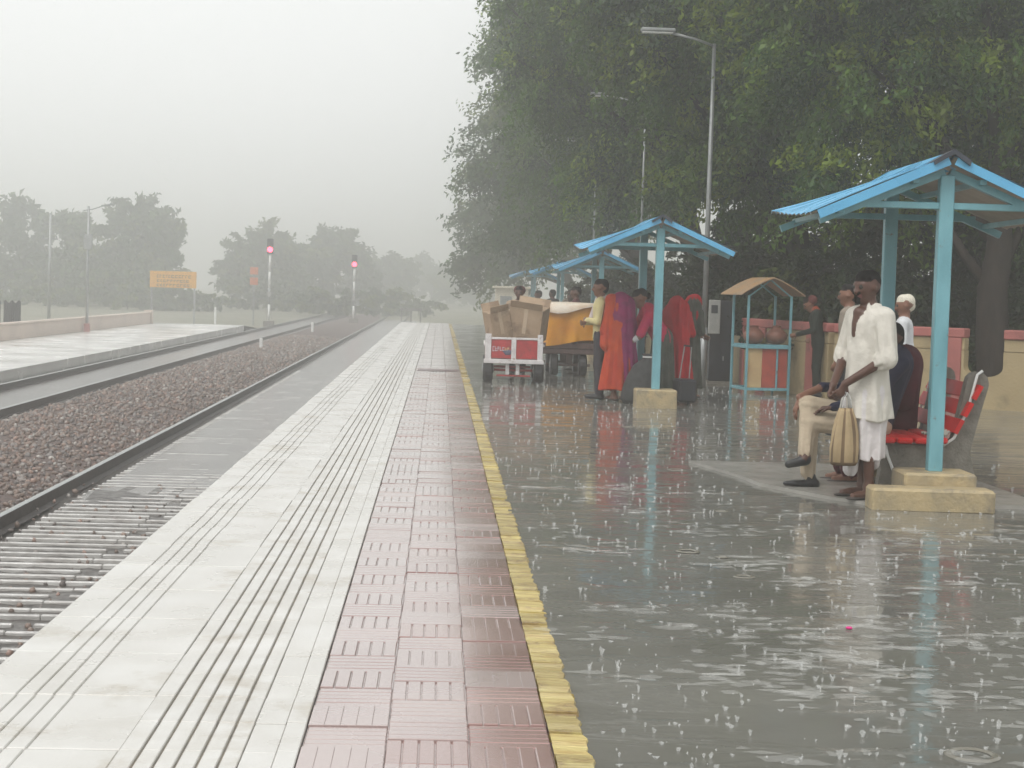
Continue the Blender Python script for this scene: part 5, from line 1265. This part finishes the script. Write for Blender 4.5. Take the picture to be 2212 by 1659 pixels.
def sari(cols, veil, skin=skin_m, seed=0, lean=0., split=True, arms=None, hgt=1.53):
    """a woman in long draped cloth seen from behind; cols = (left colour, right colour)"""
    f = Fig(); a, b = cols; g = random.Random(seed)
    f.cap((-.01, lean*.3, .98), (-.02, 0, .16), .165, .255, a, .02, ((0, 1, 0), .80), (.024, 8, g.random()*6, .8, .15))
    f.cap((.05, lean*.3-.03, 1.0), (.07, -.03, .22), .150, .205, b, .02, ((0, 1, 0), .85), (.022, 9, g.random()*6, .8, .21))
    f.cap((-.03, lean*.3, .95), (-.03, lean*.6, 1.27), .17, .165, a, .05, ((0, 1, 0), .74), (.01, 7, 0, .5))
    f.cap((.06, lean*.3-.04, .85), (.05, lean*.8-.05, 1.34), .150, .135, b, .03, ((0, 1, 0), .85), (.014, 8, 1, .4))
    f.cap((-.14, lean*.7, 1.25), (.14, lean*.7, 1.25), .075, .075, a, .05)
    hc = V3(0, lean, hgt-.12); f.cap((0, lean*.7, 1.27), hc-V3(0, .01, .05), .06, .055, skin, .03)
    head(f, hc, 0, .15, skin, hair_b, 'none')
    f.cap(hc+V3(0, -.03, .005), hc+V3(0, .0, .02), .112, .106, veil, .03, None, None, .012)
    f.cap(hc+V3(0, -.05, -.02), (.01, lean*.7-.04, 1.22), .105, .17, veil, .05, ((0, 1, 0), .8), (.012, 7, 2, .5), .01)
    f.ball(hc+V3(0, .075, -.02), .06, skin, .01)
    arms = arms or [((-.17, lean*.7, 1.24), (-.24, .05, .98), (-.10, .24, .92)), ((.17, lean*.7, 1.24), (.24, .05, .98), (.10, .24, .92))]
    for s_, (sh, el, wr) in zip((-1, 1), arms):
        f.cap(sh, el, .062, .058, a if s_ < 0 else b, .03, None, (.006, 5, 0, 1)); f.cap(el, wr, .036, .026, skin, .015); hand(f, wr, V3(*wr)-V3(*el), (0, 0, -1), skin, .4, .95, s_)
    for s_ in (-1, 1):
        f.cap((s_*.08, 0, .30), (s_*.08, -.01, .09), .045, .036, skin, .02); foot(f, (s_*.08, -.01, .08), (s_*.15, 1, 0), skin, .18, sandal)
    return f
org = cloth('orange_red', (.52, .075, .020), c2=(.42, .045, .022), scale=5); pur = cloth('magenta', (.28, .020, .12), c2=(.16, .018, .085), scale=6); red = cloth('crimson', (.46, .012, .018), c2=(.36, .010, .020), scale=5)
dgr = cloth('green_grey', (.05, .06, .045), c2=(.09, .095, .08)); pnk = cloth('pink_red', (.52, .03, .06), c2=(.42, .02, .09)); veil_p = cloth('magenta_veil', (.34, .022, .12), c2=(.20, .02, .10))
f = sari((org, pur), veil_p, seed=1, lean=.04)
f.cap((-.14, .05, 1.42), (-.17, .03, .80), .085, .115, org, .03, None, (.012, 6, 0, .4), .008)
add_person(f, (2.56, 23.45, 0), R(22), 'woman wrapped in orange-red and magenta cloth seen from behind', .011, 'women in bright saris', 1.0)
# 9. stooping woman in pink
f = Fig()
f.cap((.02, -.10, .10), (0, -.10, .82), .21, .16, dgr, .05, ((0, 1, 0), .85), (.016, 8, 1, .2)); f.cap((0, -.10, .82), (0, .12, 1.16), .15, .15, pnk, .05, ((0, 1, 0), .75), (.008, 6, 0, .5)); f.cap((-.13, .13, 1.16), (.13, .13, 1.16), .075, .075, pnk, .05)
f.cap((0, .14, 1.18), (0, .22, 1.30), .054, .05, skin_m, .03); head(f, (0, .24, 1.37), 0, .35, skin_m, hair_b, 'bun')
for s_ in (-1, 1):
    sh, el, wr = V3(s_*.17, .14, 1.15), V3(s_*.20, .27, .86), V3(s_*.12, .50, .70)
    f.cap(sh, sh+(el-sh)*.85, .066, .064, pnk, .03); f.cap(sh, el, .042, .040, skin_m, .02); f.cap(el, wr, .038, .027, skin_m, .02); hand(f, wr, (0, .5, -.6), (0, -.5, -.5), skin_m, .7, 1, s_)
    f.cap(el+(wr-el)*.16, el+(wr-el)*.24, .040, .038, wsh, .004, None, None, .003)
    foot(f, (s_*.09, -.10, .08), (0, 1, 0), skin_m, .18, sandal)
add_person(f, (3.08, 23.6, 0), R(96), 'woman in a pink top stooping with one arm down to the grey sack', .010, 'women in bright saris', 1.06)
# 10. women in red
f = sari((red, red), red, seed=5, lean=.03)
add_person(f, (3.42, 24.0, 0), R(-20), 'woman all in crimson standing right behind the second shelter post', .011, 'women in bright saris', .98)
f = sari((dgr, dgr), red, seed=8, lean=.10)
add_person(f, (3.68, 24.5, 0), R(-60), 'woman with a crimson veil over a dark green wrap next to the suitcase', .011, 'women in bright saris', 1.0)
# 11. trolley vendor and people farther down the platform
tan = cloth('tan', (.32, .24, .17)); blu = cloth('dull_blue', (.10, .13, .18)); cap_m = cloth('maroon_cap', (.10, .035, .035))
f = man(tan, drk, skin_d, yaw=0, sleeve='half'); f.cap((-.03, -.01, 1.63), (.03, -.01, 1.63), .085, .085, cap_m, .02, None, None, .006)
add_person(f, (1.40, 29.4, 0), R(170), 'vendor in a dark cap behind the red trolley of boxes', .014, None, .93)
BG = [((2.62, 31.9), 80, .95, maroon, 'person in dark red behind the orange tarpaulin load'), ((2.55, 43.0), 100, .90, blu, 'hazy person in blue behind the orange load, nearest the trolley vendor'), ((2.95, 43.6), 40, .92, drk, 'hazy person in dark clothes in the middle of the distant group'),
      ((3.45, 44.0), 200, .93, brn, 'hazy person in brown at the back of the distant group'), ((3.25, 41.5), 150, .88, gry, 'hazy person in grey under the third shelter')]
for (x, y), a, s_, cl, lab in BG:
    add_person(man(cl, drk, skin_d, det=False, sleeve='full'), (x, y, 0), R(a), lab, .018, 'people waiting farther down the platform', s_)
# pale towel left on the bench
tw = M('towel', (.55, .52, .45), .9, var=.1); vs = []; fs = []
for j in range(7):
    for i in range(9):
        vs.append((3.86+.17*j/6, 12.80+.30*i/8, .462+.020*abs(math.sin(i*1.3+j*.8))+(.05 if j > 3 else 0)*(j-3)/3))
for j in range(6):
    for i in range(8): fs.append((j*9+i, j*9+i+1, (j+1)*9+i+1, (j+1)*9+i))
nn = len(vs); vs += [(a, b, c-.008) for a, b, c in vs]; fs += [tuple(k+nn for k in q[::-1]) for q in fs]
tag(MB().add(vs, fs).build('towel', tw, smooth=True), 'pale crumpled cloth lying on the red bench seat', 'cloth')
